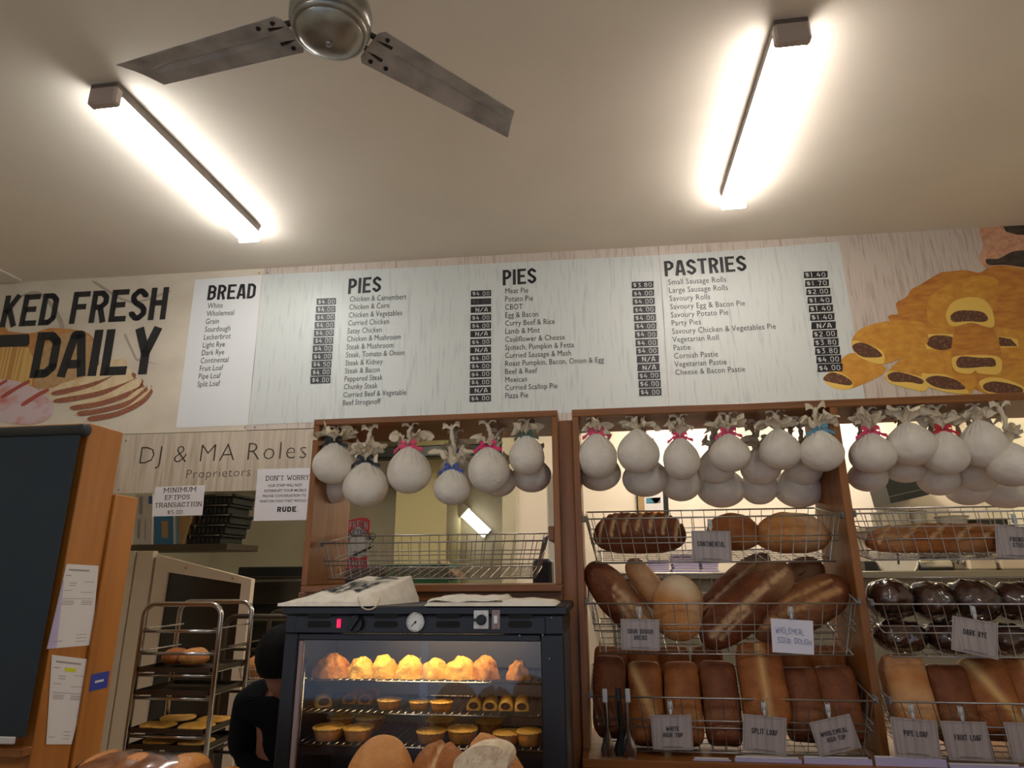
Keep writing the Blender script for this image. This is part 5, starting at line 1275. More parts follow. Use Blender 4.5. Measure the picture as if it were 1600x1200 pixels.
# ================================================================== the back room, seen on the left
def bx(name, lab, cat, lo, hi, mtl, group=None, b=.004):
    t = thing(name, lab, cat, ((lo[0]+hi[0])/2, (lo[1]+hi[1])/2, lo[2]), group); m = MB(); m.bbox(lo, hi, b); m.build('body', mtl, t); return t
def prover():
    y = 4.62; TL, TR, BR, BL = P(245, 867, y), P(393, 905, y), P(358, 1240, y), P(190, 1240, y)
    iTL, iTR, iBR, iBL = P(262, 894, y), P(377, 912, y), P(343, 1225, y), P(212, 1225, y)
    xl = P(196, 900, 4.7).x; zt = P(210, 856, 4.7).z
    t = thing('dough_prover', 'cream-framed dough prover with a dark glass door, behind the chrome rack', 'oven', ((TL.x+TR.x)/2, 5.0, 0))
    th = V((0, .05, 0))
    def bar(name, q, mtl, o=0):
        m = MB(); f = [p-V((0, o, 0)) for p in q]; b = [p+th for p in q]
        m.add(f+b, [(0, 1, 2, 3), (7, 6, 5, 4), (0, 4, 5, 1), (1, 5, 6, 2), (2, 6, 7, 3), (3, 7, 4, 0)]); return m.build(name, mtl, t)
    bar('door_rail', [iTL, iTR, TR, TL], 'doorframe'); bar('door_stile', [BL, iBL, iTL, TL], 'doorframe'); bar('door_stile', [iBR, BR, TR, iTR], 'doorframe'); bar('door_rail', [BL, BR, iBR, iBL], 'doorframe')
    bar('door_glass', [iBL, iBR, iTR, iTL], 'doorglass', -.02)
    m = MB(); m.bbox((BL.x-.16, 4.68, 0), ((TL.x+TR.x)/2, 5.2, min(TR.z, TL.z)-.015), .006); m.build('cabinet', 'doorframe', t)
    for a, b in ((190, 214), (217, 243)):
        m = MB(); A = P(a, 861, 4.64); B = P(b, 865, 4.64); m.bbox((A.x, 4.62, .1), (B.x, 4.675, A.z), .006); m.build('side_panel', 'doorframe', t)
    for px, py in ((291, 887), (364, 903)):
        m = MB(); m.lathe([(.012, 0), (.009, .008), (.001, .01)], 10, P(px, py, 4.62), axis='y'); m.build('knob', 'kraft', t)
    return zt
prover()
zt_ = P(225, 853, 4.95).z
m = MB(); m.bbox((P(150, 850, 4.9).x, 4.70, zt_-.05), (P(352, 880, 4.7).x, 5.16, zt_-.001), .003); o = m.build('metal_shelf', 'darkmetal'); tag(o, 'dull metal shelf above the dough prover carrying cartons and black crates', 'shelf')
def carton(name, lab, q, y, dep, mtl, deco=None, group='cartons above the dough prover'):
    C4 = [P(*p, y) for p in q]; zb_ = zt_+.0005; C4[0].z = C4[1].z = max(zb_, min(C4[0].z, C4[1].z))
    for p_ in C4[:2]: p_.z = zb_
    t = thing(name, lab, 'carton', ((C4[0].x+C4[1].x)/2, y+dep/2, zb_), group)
    m = MB(); b = [p+V((.0, dep, 0)) for p in C4]
    m.add(C4+b, [(0, 1, 2, 3), (7, 6, 5, 4), (0, 4, 5, 1), (1, 5, 6, 2), (2, 6, 7, 3), (3, 7, 4, 0)]); m.build('box', mtl, t)
    bil = lambda a, b_: (C4[0]*(1-a)+C4[1]*a)*(1-b_)+(C4[3]*(1-a)+C4[2]*a)*b_-V((0, .0015, 0))
    for nm, mt, pts in (deco or []):
        m = MB(); m.poly([bil(*p) for p in pts]); m.build(nm, mt, t)
    return t
rc = lambda a, b, c_, d: [(a, b), (c_, b), (c_, d), (a, d)]
carton('white_carton', 'tall white carton with a barcode standing above the prover, beside the blue carton', [(208, 854), (237, 850), (238.5, 772), (211.5, 772)], 4.74, .2, 'carton', [('barcode', 'faint', rc(.25, .6, .45, .95)), ('printed_text', 'faint', rc(.2, .12, .34, .5)), ('printed_text', 'faint', rc(.6, .1, .66, .5)), ('printed_badge', 'rib_blue', rc(.78, .8, 1, .96))])
carton('blue_carton', 'blue carton with a buff label above the prover', [(240, 862), (273, 863), (274, 800), (240, 800)], 4.76, .22, 'bluebox', [('label', 'kraft', rc(.35, .2, .66, .72)), ('edge_band', 'carton', rc(.9, 0, 1, .9))])
carton('kraft_carton', 'brown kraft carton leaning between the blue carton and the black crates', [(275, 864), (284, 864), (300, 800), (276, 800)], 4.78, .2, 'kraft')
carton('green_carton', 'white and green carton just under the EFTPOS notice', [(262, 803), (308, 806), (314, 786), (262, 786)], 5.02, .18, 'carton', [('green_band', 'greenbox', rc(.75, .1, 1, .6))])
def crates():
    y = 4.8; zb_ = zt_+.001; x0 = P(290, 860, y).x; x1 = P(350, 860, y).x; ztop = P(330, 772, y).z; n = 5; h = (ztop-zb_)/n
    for i in range(n):
        dx = .012*((i*37) % 5-2)+.008*i; z0 = zb_+i*h; z1 = z0+h-.001; a, b = x0+dx, x1+dx; y1_ = y+.34
        t = thing('plastic_crate', ['black plastic crate at the bottom of the stack above the prover', 'black plastic crate second from the bottom of its stack', 'black plastic crate in the middle of the stack above the prover', 'black plastic crate second from the top of its stack', 'black plastic crate on top of the stack above the prover'][i], 'crate', ((a+b)/2, y+.17, z0), 'black crates above the prover')
        m = MB()
        m.bbox((a+.02, y+.015, z0), (b-.02, y1_-.015, z0+h*.7), .004); m.build('bin', 'crate', t)
        m = MB(); m.bbox((a, y, z0+h*.7), (b, y1_, z1), .004); m.build('rim', 'crate', t)
        m = MB()
        for k in range(7): x = a+.05+(b-a-.1)*k/6; m.bbox((x-.005, y+.005, z0+h*.08), (x+.005, y+.0148, z0+h*.68), .001)
        m.build('ribs', 'crate', t)
        m = MB(); m.tube([V((b-.16, y-.004, z0+h*.86)), V((b-.03, y-.004, z0+h*.84))], .005, 6); m.tube([V((a+.05, y-.004, z0+h*.55)), V((a+.05, y-.004, z0+h*.9))], .005, 6); m.build('handle', 'steel', t, True)
crates()
# black deck oven under the khaki wall
y = 5.6; A = P(372, 886, y); B = P(640, 884, y)
t = thing('deck_oven', 'black deck oven in the dark below the khaki back wall', 'oven', ((A.x+B.x)/2, y, 0))
m = MB(); m.bbox((A.x, y, 0), (B.x, y+.8, A.z), .01); m.build('casing', 'crate', t)
for k in range(3):
    z = A.z-.32-.32*k; m = MB(); m.bbox((A.x+.08, y-.02, z), (B.x-.12, y-.0005, z+.24), .008); o = m.build('oven_door', 'doorglass', t)
    m = MB(); m.tube([V((A.x+.2, y-.05, z+.2)), V((B.x-.3, y-.05, z+.2))], .012, 8)
    for x in (A.x+.2, B.x-.3): m.tube([V((x, y-.05, z+.2)), V((x, y-.015, z+.2))], .008, 6)
    m.build('handle', 'steel', o, True)
# dark service duct under the back-room ceiling
A = P(600, 701, 6.4); B = P(600, 718, 6.4)
t = thing('service_duct', 'black service duct running behind the hanging puddings', 'duct', (-2.3, 6.4, B.z))
m = MB(); m.bbox((-4.6, 6.3, B.z), (-.87, 6.5, A.z), .01); m.build('duct_run', 'crate', t)
m = MB()
for x in (-4.2, -2.5, -1.0): m.tube([V((x, 6.4, A.z)), V((x, 6.4, 3.0))], .01, 6)
m.build('hanger_rods', 'steel', t)
# lit wall corner and white fridge seen through the small frame
x0, x1 = P(620, 800, 6.9).x, P(700, 800, 6.9).x
m = MB(); m.bbox((x0, 6.85, 0), (x1, 7.59, 2.999), .004); o = m.build('wall_lit_corner', mat('wall corner with painted light', c(222, 210, 158), .7)); o['kind'] = 'structure'  # added block, its yellow stands in for light on a wall corner
t = thing('upright_fridge', 'white upright fridge at the right end of the view through the small frame', 'fridge', (P(880, 800, 4.9).x, 4.9, 0))
a, b = P(855, 800, 4.9).x, P(893, 800, 4.9).x; ztp = P(860, 738, 4.9).z
m = MB(); m.bbox((a, 4.92, .05), (b, 5.3, ztp), .01); m.build('casing', 'cornice', t)
m = MB(); m.bbox((a, 4.87, .09), (b, 4.918, ztp-.02), .01); o = m.build('door', 'cornice', t)
m = MB(); m.tube([V((a+.02, 4.86, 1.1)), V((a+.02, 4.86, 1.5))], .01, 8); m.build('handle', 'steel', o, True)
# shelf behind the small frame with cartons and the round-emblem sign
ys = 2.62; zs = Z1B+.001
m = MB(); m.bbox((c1l+.05, 2.445, zs-.02), (c1r-.02, 3.02, zs), .003); o = m.build('rear_shelf', 'woodh'); tag(o, 'timber shelf right behind the small frame carrying a black and a green carton', 'shelf')
m = MB(); m.bbox((c1l+.1, 2.9, .92), (c1l+.14, 2.94, zs-.021), .002); m2 = m.build('shelf_leg', 'wood', o)
m = MB(); m.bbox((c1r-.1, 2.9, .92), (c1r-.06, 2.94, zs-.021), .002); m.build('shelf_leg', 'wood', o)
m = MB(); m.bbox((c1l+.05, 2.88, 0), (c1r-.02, 3.0, .918), .004); o = m.build('shelf_stand', 'woodh'); tag(o, 'timber stand carrying the rear shelf behind the pie warmer', 'stand')
bx('black_carton', 'black carton behind the left end of the empty basket, under the FRESH emblem', 'carton', (P(537, 900, ys).x, ys, zs+.0005), (P(600, 900, ys).x, ys+.2, P(560, 885, ys).z), 'crate')
gA = P(602, 900, ys); gB = P(700, 900, ys)
t = bx('green_carton', 'green carton with pale lettering marks behind the empty basket', 'carton', (gA.x, ys, zs+.0005), (gB.x, ys+.22, P(650, 881, ys).z), 'greenbox')
m = MB(); zc = P(650, 890, ys).z
for k in range(6): x = gA.x+.07+.024*k; m.box((x, ys-.0012, zc-.014), (x+.005, ys-.0004, zc+.014)); m.box((x, ys-.0012, zc+.008-(k % 3)*.008), (x+.014, ys-.0004, zc+.013-(k % 3)*.008))
m.build('pale_marks', 'chalkdim', t)
t = thing('carton_lid', 'buff carton lid leaning on the green carton', 'carton lid', (gB.x+.03, ys, zs))
m = MB(); A = P(684, 876, ys); B = P(712, 899, ys); q = [A, B+V((.0, 0, 0)), B+V((0, .2, 0)), A+V((0, .2, 0))]
m.add(q+[p-V((0, 0, .008)) for p in q], [(0, 1, 2, 3), (7, 6, 5, 4), (0, 4, 5, 1), (1, 5, 6, 2), (2, 6, 7, 3), (3, 7, 4, 0)]); m.build('panel', 'kraft', t)
bx('black_tub', 'black tub behind the right end of the empty basket', 'tub', (P(832, 900, ys).x, ys, zs+.0005), (P(862, 900, ys).x, ys+.14, P(850, 873, ys).z), 'crate', b=.012)
def emblem():
    y = ys-.012; f = lambda px, py, o=0: P(px, py, y)-V((0, .001*o, 0))
    b0 = P(566, 884, y)
    t = thing('emblem_sign', 'red and grey FRESH CRAFTSMAN emblem sign standing on the black carton', 'sign', (b0.x, y, P(560, 885, ys).z))
    red = [(543, 889.), (543, 850), (543, 832), (545, 813), (556, 810), (566, 808.5), (574, 809.5), (578, 813), (577, 832), (576, 850), (574, 889)]
    m = MB(); m.add([f(*p) for p in red]+[f(*p)+V((0, .004, 0)) for p in red], [tuple(range(11)), tuple(range(11, 22))[::-1]]+[(i, i+11, (i+1) % 11+11, (i+1) % 11) for i in range(11)]); m.build('shield', 'shred', t)
    m = MB(); m.poly([f(*p, 1) for p in [(543, 868), (543, 838), (550, 828), (560, 824), (570, 828), (577, 838), (578, 850), (575, 868), (560, 872)][::-1]]); m.build('grey_field', 'shgrey', t)
    m = MB(); kw = dict(w=.5, t=.15, gap=.14); w = swidth('FRESH', **kw)
    sletters(m, 'FRESH', lambda a, b: f(546.5+28*a/w, 827-2.5*math.sin(pi*a/w)-11*b, 2), **kw); m.build('lettering', 'shgrey', t)
    m = MB(); s = 'CRAFTSMAN'; kw = dict(w=.6, t=.18, gap=.14); w = swidth(s, **kw)
    def arc(a, b): an = R(158-136*a/w); r_ = 15.5+6*b; return f(560+r_*1.12*cos(an), 850-r_*sin(an), 2)
    sletters(m, s, arc, **kw); m.build('lettering', 'ink', t)
    m = MB()
    for rr_ in (23, 14.5): ribbon(m, [(560+rr_*1.12*cos(R(a)), 850-rr_*sin(R(a))) for a in range(20, 165, 8)], .9, lambda x, yv: f(x, yv, 2))
    ribbon(m, [(546, 871), (580, 855)], 3.2, lambda x, yv: f(x, yv, 3)); ribbon(m, [(542, 873), (584, 853)], 1.2, lambda x, yv: f(x, yv, 3))
    ribbon(m, [(582+5*cos(R(a)), 838+5*sin(R(a))) for a in range(0, 361, 30)], 1.2, lambda x, yv: f(x, yv, 2)); ribbon(m, [(584, 843), (577, 853)], 1.4, lambda x, yv: f(x, yv, 2))
    m.build('rolling_pin_mark', 'ink', t)
    m = MB(); kw = dict(w=.5, t=.16, gap=.14); s = 'BAKERS'; w = swidth(s, **kw); sletters(m, s, lambda a, b: f(545.5+28*a/w, 884-9*b, 2), **kw); m.build('lettering', 'shgrey', t)
emblem()

# ---- chrome tray rack
def rack(name, label, pl, pr_, yf, dep, pyt, levels, mtl, r_=.013, group='tray racks'):
    a, b = P(pl, 1050, yf).x, P(pr_, 1050, yf).x; zt2_ = P((pl+pr_)/2, pyt, yf).z
    t = thing(name, label, 'rack', ((a+b)/2, yf+dep/2, 0), group)
    for yy in (yf, yf+dep):
        m = MB(); c_ = .06; pts = [V((a, yy, .12)), V((a, yy, zt2_-c_))]+[V((a+c_-c_*cos(R(q)), yy, zt2_-c_+c_*sin(R(q)))) for q in (20, 45, 70, 90)]
        pts += [V((b-c_+c_*sin(R(q)), yy, zt2_-c_+c_*cos(R(q)))) for q in (0, 25, 50, 75, 90)]+[V((b, yy, .12))]
        m.tube(pts, r_, 10); m.build('end_frame', mtl, t, True)
    LV = []
    for py in levels:
        z = P((pl+pr_)/2, py, yf).z
        for x in (a, b):
            m = MB(); m.bbox((x-.006 if x == b else x+.004, yf-.005, z-.014), (x+.022 if x == a else x+.006, yf+dep+.005, z+.012), .002) if False else m.bbox((x+.012 if x == a else x-.034, yf, z-.006), (x+.034 if x == a else x-.012, yf+dep, z), .001); m.build('tray_runner', mtl, t)
        m = MB(); m.tube([V((a, yf, z-.016)), V((b, yf, z-.016))], .008, 8); m.build('cross_rail', mtl, t, True); LV.append(z)
    for x in (a, b):
        for yy in (yf, yf+dep):
            m = MB(); m.lathe([(.045, -.013), (.05, -.008), (.05, .008), (.045, .013)], 18, (x, yy, .05), axis='x'); m.tube([V((x-.02, yy, .05)), V((x-.02, yy, .12)), V((x+.02, yy, .12)), V((x+.02, yy, .05))], .006, 6); m.build('castor', 'crate', t)
    return t, a, b, LV
rk, ra, rb, LV = rack('tray_rack', 'chrome bakery tray rack with rounded corners, beside the orange cupboard', 212, 336, 3.25, .3, 944, (981, 1016, 1050, 1086, 1146, 1172), 'chrome')
GT = 'baking trays on the chrome rack'
def tray(lab, z, cover=None):
    t = thing('baking_tray', lab, 'tray', ((ra+rb)/2, 3.4, z), GT)
    m = MB(); x0, x1, y0, y1_ = ra+.016, rb-.016, 3.24, 3.56
    m.box((x0, y0, z+.0005), (x1, y1_, z+.003))
    for lo, hi in (((x0, y0, z+.003), (x1, y0+.004, z+.022)), ((x0, y1_-.004, z+.003), (x1, y1_, z+.022)), ((x0, y0, z+.003), (x0+.004, y1_, z+.022)), ((x1-.004, y0, z+.003), (x1, y1_, z+.022))): m.box(lo, hi)
    m.build('pan', 'darkmetal', t); return t
tray('dark baking tray on the third level of the chrome rack, with two loaves', LV[2])
tray('dark baking tray on the fourth level of the chrome rack, empty', LV[3])
tray('dark baking tray on the fifth level of the chrome rack, with flat cheese breads', LV[4])
tray('dark baking tray on the lowest seen level of the chrome rack, with flat cheese breads', LV[5])
def flat(lab, cx, cy, z, w, d, seed, mt='pastry'):
    o = loaf('flat_cheese_bread', lab, 'bread', (cx, cy, z+.013), w, d, .03, mt, seed=seed, pw=4, flat=.4, group='flat breads on the chrome rack', flour=.6); return o
wq = rb-ra
def onrack(px, py, z):
    d = ray(px, py); t_ = (z-CZ)/d.z; return V((d.x*t_, d.y*t_, z))
loaf('round_loaf', 'round golden loaf on the chrome rack tray, right of the post', 'bread', (ra+.2, 3.42, LV[2]+.045), .15, .15, .1, 'crust_pale', seed=301, pw=2.2, group='loaves on the chrome rack', flat=.4)
loaf('round_loaf', 'brown loaf on the chrome rack tray, left and shaded', 'bread', (ra+.085, 3.44, LV[2]+.045), .13, .16, .1, 'crust_mid', seed=302, pw=2.2, group='loaves on the chrome rack', flat=.4)
for k, (u, v, lv, lab) in enumerate([(.25, .13, 4, 'flat cheese bread at the front left of the fifth rack tray'), (.73, .13, 4, 'flat cheese bread at the front right of the fifth rack tray'), (.25, .38, 4, 'flat cheese bread at the rear left of the fifth rack tray'), (.73, .38, 4, 'flat cheese bread at the rear right of the fifth rack tray'), (.3, .15, 5, 'flat cheese bread at the left of the lowest rack tray'), (.73, .15, 5, 'flat cheese bread at the right of the lowest rack tray')]):
    flat(lab, ra+wq*u, 3.255+v*.62, LV[lv]+.004, wq*.4, .14, 310+k)
# brown rack with round breads in wire baskets
r2, qa, qb, LW = rack('tray_rack', 'dull brown rack behind the person, holding basket breads', 345, 470, 3.6, .5, 963, (1010, 1076, 1172), 'darkmetal', r_=.014)
m = MB()
for i, (px, py, lv, lab) in enumerate([(372, 1058, 1, 'round cob loaf in a small wire basket, upper, on the brown rack'), (372, 1142, 2, 'round cob loaf in a small wire basket, lower, on the brown rack')]):
    z = LW[lv]; x = P(382, py, 3.78).x; x = max(x, qa+.13)
    t = thing('small_wire_basket', ['small round wire basket on the upper level of the brown rack', 'small round wire basket on the lower level of the brown rack'][i], 'basket', (x, 3.78, z), 'small round wire baskets')
    m = MB()
    for rr_, dz in ((.085, .003), (.1, .04), (.112, .085)): m.tube([V((x+rr_*cos(2*pi*q/24), 3.78+rr_*sin(2*pi*q/24), z+dz)) for q in range(24)], .002, 5, closed=True)
    for q in range(20): an = 2*pi*q/20; m.tube([V((x+.085*cos(an), 3.78+.085*sin(an), z+.003)), V((x+.112*cos(an), 3.78+.112*sin(an), z+.085))], .0014, 4)
    for q in range(-3, 4): m.tube([V((x-.08, 3.78+q*.022, z+.003)), V((x+.08, 3.78+q*.022, z+.003))], .0012, 4)
    m.build('wire_bowl', 'wire', t)
    loaf('cob_loaf', lab, 'bread', (x, 3.78, z+.075), .175, .175, .15, 'crust_pale' if i == 0 else 'crust_mid', seed=330+i, pw=2.0, flat=.42, group='cob loaves in small wire baskets', flour=.5)

# ---- the person bending behind the warmer
def skinmesh(name, pts, edges, mtl, parent, sub=2, root=0):
    me = bpy.data.meshes.new(name); me.from_pydata([p[0] for p in pts], edges, []); o = bpy.data.objects.new(name, me); COL.objects.link(o)
    md = o.modifiers.new('s', 'SKIN'); md.use_smooth_shade = True
    for i, p in enumerate(pts):
        s_ = me.skin_vertices[0].data[i]; r_ = p[1]; s_.radius = r_ if isinstance(r_, tuple) else (r_, r_); s_.use_root = (i == root)
    sb = o.modifiers.new('u', 'SUBSURF'); sb.levels = sub; sb.render_levels = sub
    bpy.context.view_layer.update()
    nm = bpy.data.meshes.new_from_object(o.evaluated_get(bpy.context.evaluated_depsgraph_get()))
    bpy.data.objects.remove(o); bpy.data.meshes.remove(me); nm.materials.clear(); nm.materials.append(M[mtl]); nm.name = name
    for p in nm.polygons: p.use_smooth = True
    ob = bpy.data.objects.new(name, nm); COL.objects.link(ob); ob.parent = parent; LOC[ob.name] = V((0, 0, 0)); return ob
def person():
    H = P(438, 1034, 2.72)                               # middle of the head
    t = thing('person', 'person in black with short dark hair, stooping behind the pie warmer, back turned', 'person', (H.x-.02, 2.95, 0))
    o = V(t.location); L = lambda x, y, z: (x, y, z)
    hz = H.z; hx = H.x-o.x; hy = H.y-o.y
    pts = [(L(0, .02, .86), (.145, .12)), (L(0, -.02, 1.0), (.135, .11)), (L(0, -.07, hz-.16), (.14, .1)), (L(hx*.7, -.14, hz-.115), (.06, .058)), (L(hx, hy+.0, hz-.06), (.062, .07)), (L(hx, hy-.0, hz+.02), (.075, .085)), (L(hx, hy, hz+.085), (.052, .06)),
           (L(-.17, -.1, hz-.19), .062), (L(-.24, .02, hz-.42), .046), (L(-.2, .24, hz-.52), .036), (L(-.17, .33, hz-.53), .028),
           (L(.17, -.1, hz-.19), .062), (L(.24, .02, hz-.42), .046), (L(.2, .24, hz-.52), .036), (L(.17, .33, hz-.53), .028),
           (L(-.095, .02, .8), .09), (L(-.11, -.02, .46), .062), (L(-.115, .02, .09), .042), (L(-.12, .14, .04), .035),
           (L(.095, .02, .8), .09), (L(.11, -.02, .46), .062), (L(.115, .02, .09), .042), (L(.12, .14, .04), .035)]
    for sg in (-1, 1):                                    # fingers and thumbs
        w = L(.17*sg, .33, hz-.53); n0 = 10 if sg < 0 else 14
        for k in range(4): pts.append((L(w[0]+(-.027+.018*k), .40, hz-.54), .009)); pts.append((L(w[0]+(-.029+.019*k), .435-(.008 if k in (0, 3) else 0), hz-.565), .0075))
        pts.append((L(w[0]-sg*.04, .36, hz-.545), .010)); pts.append((L(w[0]-sg*.05, .395, hz-.56), .008))
    ed = [(0, 1), (1, 2), (2, 3), (3, 4), (4, 5), (5, 6), (2, 7), (7, 8), (8, 9), (9, 10), (2, 11), (11, 12), (12, 13), (13, 14), (0, 15), (15, 16), (16, 17), (17, 18), (0, 19), (19, 20), (20, 21), (21, 22)]
    b = 23
    for n0 in (10, 14):
        for k in range(4): ed += [(n0, b), (b, b+1)]; b += 2
        ed += [(n0, b), (b, b+1)]; b += 2
    skinmesh('body', pts, ed, 'skin', t)
    S_ = [(L(0, .02, .8), (.165, .14)), (L(0, -.02, 1.0), (.155, .13)), (L(0, -.07, hz-.165), (.158, .12)), (L(hx*.7, -.14, hz-.11), (.082, .078)), (L(-.17, -.1, hz-.19), .08), (L(-.24, .02, hz-.42), .068), (L(.17, -.1, hz-.19), .08), (L(.24, .02, hz-.42), .068)]
    skinmesh('shirt', S_, [(0, 1), (1, 2), (2, 3), (2, 4), (4, 5), (2, 6), (6, 7)], 'shirt', t)
    T_ = [(L(0, .02, .84), (.16, .135)), (L(-.095, .02, .78), .105), (L(-.11, -.02, .46), .078), (L(-.115, .02, .1), .062), (L(.095, .02, .78), .105), (L(.11, -.02, .46), .078), (L(.115, .02, .1), .062)]
    skinmesh('trousers', T_, [(0, 1), (1, 2), (2, 3), (0, 4), (4, 5), (5, 6)], 'shirt', t)
    m = MB(); C = V((hx, hy, hz+.028))
    def cap(u, v):
        a = 2*pi*u; q = pi*v*.74; r_ = 1+.03*MN.noise(V((cos(a)*5, sin(a)*5, q*6)))
        p = V((.098*sin(q)*cos(a), .112*sin(q)*sin(a), .118*cos(q)))*r_
        if p.y > .05: p.z = max(p.z, .045)             # hairline over the face, which looks away
        return C+p
    m.grid(cap, 40, 22, closed_u=True); m.build('hair', 'hair', t, True, local=True)
    for sg in (-1, 1):
        m = MB(); m.lathe([(.001, -.008), (.016, -.006), (.021, .0), (.015, .005), (.006, .003)], 16, (0, 0, 0), axis='x'); m.v = [V((p.x*sg, p.y*.75, p.z*1.35))+C+V((sg*.094, .005, -.035)) for p in m.v]; m.build('ear', 'skin', t, True, local=True)
    m = MB(); m.lathe([(.001, .018), (.006, .012), (.013, -.012), (.012, -.018)], 12, (0, 0, 0)); m.v = [C+V((p.x, p.y*.8+.098, p.z-.045)) for p in m.v]; m.build('nose', 'skin', t, True, local=True)
    for sg in (-1, 1):
        m = MB(); m.lathe([(.001, -.011), (.008, -.007), (.011, 0), (.008, .007), (.001, .011)], 12, C+V((sg*.032, .085, -.028))); m.build('eye', 'dial', t, True, local=True)
    m = MB(); m.tube([C+V((-.024, .088, -.085)), C+V((0, .095, -.082)), C+V((.024, .088, -.085))], .005, 6); m.build('mouth', 'printred', t, True, local=True)
person()

# ================================================================== bright bakehouse behind the bread frame
yw = 5.619
def board():
    q = [(996, 809), (1045, 806), (1043, 766), (994, 768)]
    C4 = [P(*p, yw) for p in q]; t = thing('wall_poster', 'small framed poster in blue and white on the bright bakehouse wall', 'poster', tuple((C4[0]+C4[1])/2))
    m = MB(); b = [p-V((0, .02, 0)) for p in C4]; m.add(b+C4, [(0, 1, 2, 3), (7, 6, 5, 4), (0, 4, 5, 1), (1, 5, 6, 2), (2, 6, 7, 3), (3, 7, 4, 0)]); m.build('frame', 'crate', t)
    bil = lambda a, b_: (C4[0]*(1-a)+C4[1]*a)*(1-b_)+(C4[3]*(1-a)+C4[2]*a)*b_-V((0, .0215, 0))
    for nm, mt, r_ in (('print', 'kraft', (.04, .04, .24, .96)), ('print', 'paper', (.24, .2, .84, .96)), ('print', 'rib_sky', (.3, .5, .76, .72)), ('print', 'crust_pale', (.24, .04, .84, .2))):
        m = MB(); m.poly([bil(*p) for p in rc(*r_)]); m.build(nm, mt, t)
board()
# steel wall shelf with lilac paper stacks, scale and machines
zs2 = P(1075, 894, 5.2).z
m = MB(); x0, x1 = P(950, 893, 5.2).x, XR-.02
t = thing('steel_shelf', 'long steel wall shelf in the bright bakehouse', 'shelf', ((x0+x1)/2, 5.4, zs2-.05))
m.bbox((x0, 5.18, zs2-.05), (x1, 5.615, zs2), .006); m.build('shelf_top', 'steel', t)
m = MB(); m.bbox((x0+.02, 5.24, zs2-.95), (x1-.02, 5.615, zs2-.051), .006); m.build('cupboard_body', mat('grey laminate', c(112, 106, 92), .6), t)
for i, (a, b, py) in enumerate([(1012, 1046, 874), (1049, 1092, 866), (1094, 1122, 870)]):
    A = P(a, py, 5.22); B = P(b, py, 5.22); tt = thing('paper_bag_stack', ['left stack of lilac paper bags on the steel shelf', 'middle stack of lilac paper bags on the steel shelf', 'right stack of lilac paper bags on the steel shelf'][i], 'paper bags', ((A.x+B.x)/2, 5.3, zs2), 'lilac paper bag stacks')
    n = 6; h = (A.z-zs2)/n
    for k in range(n): m = MB(); m.bbox((A.x+.004*((k*3) % 4), 5.22, zs2+.0004+h*k), (B.x-.004*((k*5) % 3), 5.42, zs2+h*(k+.92)), .003); m.build('paper_bundle', 'paperlil', tt)
def scale_():
    y = 5.2; C = P(1402, 872, y); r_ = 31*mpp(1402, 872, y)
    t = thing('dial_scale', 'white dial scale with a black pointer on the steel shelf', 'scale', (C.x, y+.08, zs2))
    m = MB(); m.lathe([(r_, -.14), (r_, .0), (r_*.93, .012), (r_*.9, .004), (.001, .004)], 36, C+V((0, 0, .0)), axis='y'); m.build('drum', 'cornice', t)
    m = MB(); ribbon(m, [(0, -.3), (.05, .45)], .1, lambda x, yy: C+V((x*r_, -.006, yy*r_))); m.build('pointer', 'ink', t)
    m = MB(); m.bbox((C.x-r_*.8, y, zs2+.0005), (C.x+r_*.8, y+.16, max(zs2+.02, C.z-r_*.8)), .006); m.build('foot', 'cornice', t)
scale_()
def mixer():
    y = 5.22; A = P(1440, 872, y); B = P(1500, 894, y)
    t = thing('steel_mixer', 'steel drum machine on a post on the steel shelf, right of the dial scale', 'machine', ((A.x+B.x)/2, y+.1, zs2))
    m = MB(); r_ = (A.z-B.z)*.55; zc = (A.z+B.z)/2
    m.lathe([(.001, 0), (r_*.9, 0), (r_, .012), (r_, (B.x-A.x)*.9), (r_*.8, B.x-A.x), (.001, B.x-A.x+.01)], 28, (A.x, y+.1, zc), axis='x'); m.build('drum', 'chrome', t, True)
    m = MB(); m.bbox((A.x-.075, y+.05, zs2), (A.x-.005, y+.15, zc+.25), .006); m.build('post', 'steel', t)
    m = MB(); m.bbox((A.x, y+.02, zs2+.0005), (B.x, y+.18, zc-r_-.004), .006); m.build('base', 'crate', t)
    m = MB(); m.lathe([(.001, -.03), (.022, -.02), (.03, 0), (.022, .02), (.001, .03)], 16, (B.x+.04, y+.05, zc+.03)); m.build('knob', 'chrome', t, True)
mixer()
a = P(1512, 872, 5.22); b = P(1556, 872, 5.22)
t = bx('cream_bin', 'cream storage bin on the steel shelf near the right edge', 'bin', (a.x, 5.22, zs2+.0005), (b.x, 5.5, P(1530, 868, 5.22).z), 'doorframe', b=.012)
m = MB(); m.tube([V(((a.x+b.x)/2-.06, 5.205, zs2+.09)), V(((a.x+b.x)/2+.06, 5.205, zs2+.11))], .01, 8); m.build('handle', 'steel', t, True)
a = P(1562, 872, 5.22); b = P(1640, 872, 5.22)
bx('cream_bin', 'cream storage bin cut by the right edge of the photo', 'bin', (a.x, 5.22, zs2+.0005), (b.x, 5.5, P(1590, 864, 5.22).z), 'doorframe', b=.012)
a = P(1354, 895, 5.19); b = P(1372, 895, 5.19)
bx('dark_box', 'small dark box on the steel shelf left of the dial scale', 'box', (a.x, 5.2, zs2+.0005), (b.x, 5.34, zs2+.07), 'crate')
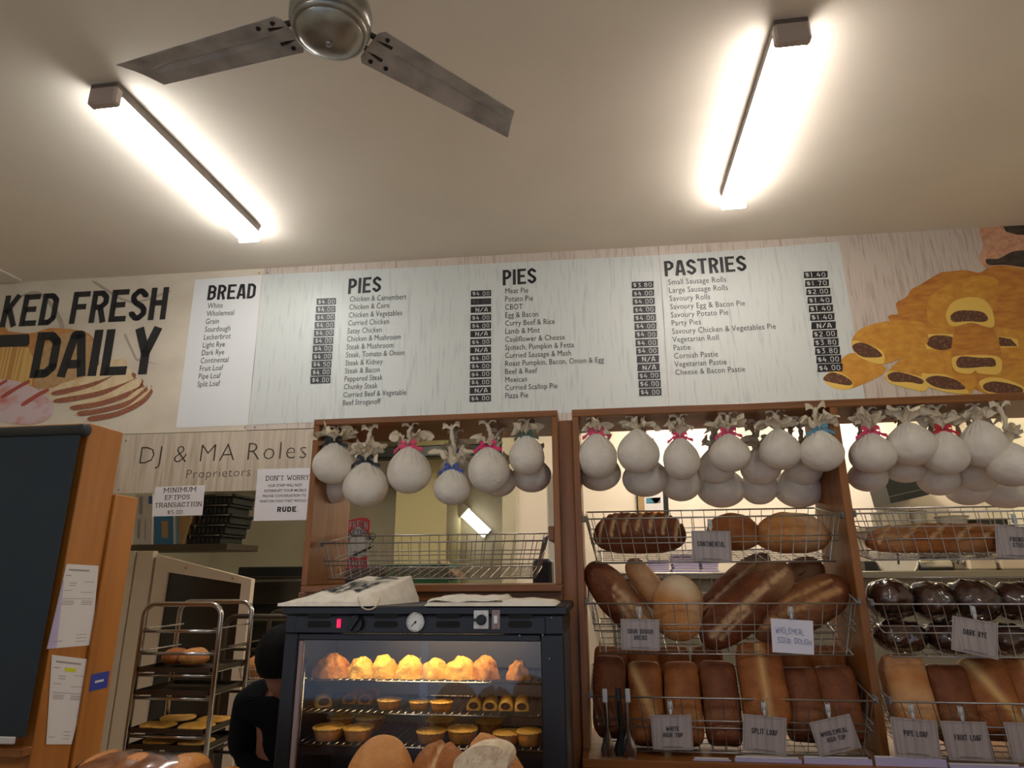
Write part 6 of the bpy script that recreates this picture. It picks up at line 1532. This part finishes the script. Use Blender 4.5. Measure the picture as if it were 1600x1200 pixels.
# upper shelf with clear tubs and the black tray
zs3 = P(1450, 822, 5.3).z
m = MB(); x0 = P(1350, 822, 5.3).x; m.bbox((x0, 5.28, zs3-.03), (XR-.02, 5.615, zs3), .004); o = m.build('wall_shelf', 'steel'); tag(o, 'upper narrow wall shelf with clear tubs in the bright bakehouse', 'shelf')
for i, (p0, p1, py, lab) in enumerate([(1366, 1384, 800, 'slim clear tub at the left end of the upper wall shelf'), (1396, 1424, 797, 'clear tub below the black tray, left'), (1427, 1455, 797, 'clear tub below the black tray, right'), (1470, 1520, 806, 'wide low clear tub on the upper wall shelf')]):
    A = P(p0, py, 5.32); B = P(p1, py, 5.32); C = V(((A.x+B.x)/2, 5.4, zs3+.0005)); r_ = (B.x-A.x)/2
    t = thing('clear_tub', lab, 'tub', C, 'clear tubs on the wall shelf')
    m = MB(); h = A.z-zs3; m.lathe([(.001, 0), (r_*.85, 0), (r_*.95, h*.85), (r_, h*.86)], 24, C); m.build('tub', mat('frosted plastic', c(200, 196, 184), .35) if i == 0 else M['frosted'] if 'frosted' in M else mat('frosted plastic', c(200, 196, 184), .35), t, True)
    m = MB(); m.lathe([(r_*1.02, h*.86), (r_*1.03, h*.97), (r_*.96, h), (.001, h)], 24, C); m.build('lid', 'steel', t)
A = P(1528, 820, 5.32); B = P(1606, 812, 5.32)
bx('dark_box', 'long dark box on the upper wall shelf near the right edge', 'box', (A.x, 5.32, zs3+.0005), (B.x, 5.5, max(B.z, zs3+.05)), 'crate')
q = [P(1392, 786, 5.3), P(1452, 773, 5.3), P(1448, 730, 5.3), P(1378, 738, 5.3)]
t = thing('black_tray', 'black tray stacked over the clear tubs, under the puddings of the right bay', 'tray', tuple(q[0]))
m = MB(); m.add(q+[p+V((0, .318, .0)) for p in q], [(0, 1, 2, 3), (7, 6, 5, 4), (0, 4, 5, 1), (1, 5, 6, 2), (2, 6, 7, 3), (3, 7, 4, 0)]); m.build('body', 'crate', t)
m = MB(); ribbon(m, [(0, .2), (1, .25)], .02, lambda x, yv: (q[0]*(1-x)+q[1]*x)*(1-yv)+(q[3]*(1-x)+q[2]*x)*yv-V((0, .002, 0))); m.build('edge_line', 'steel', t)
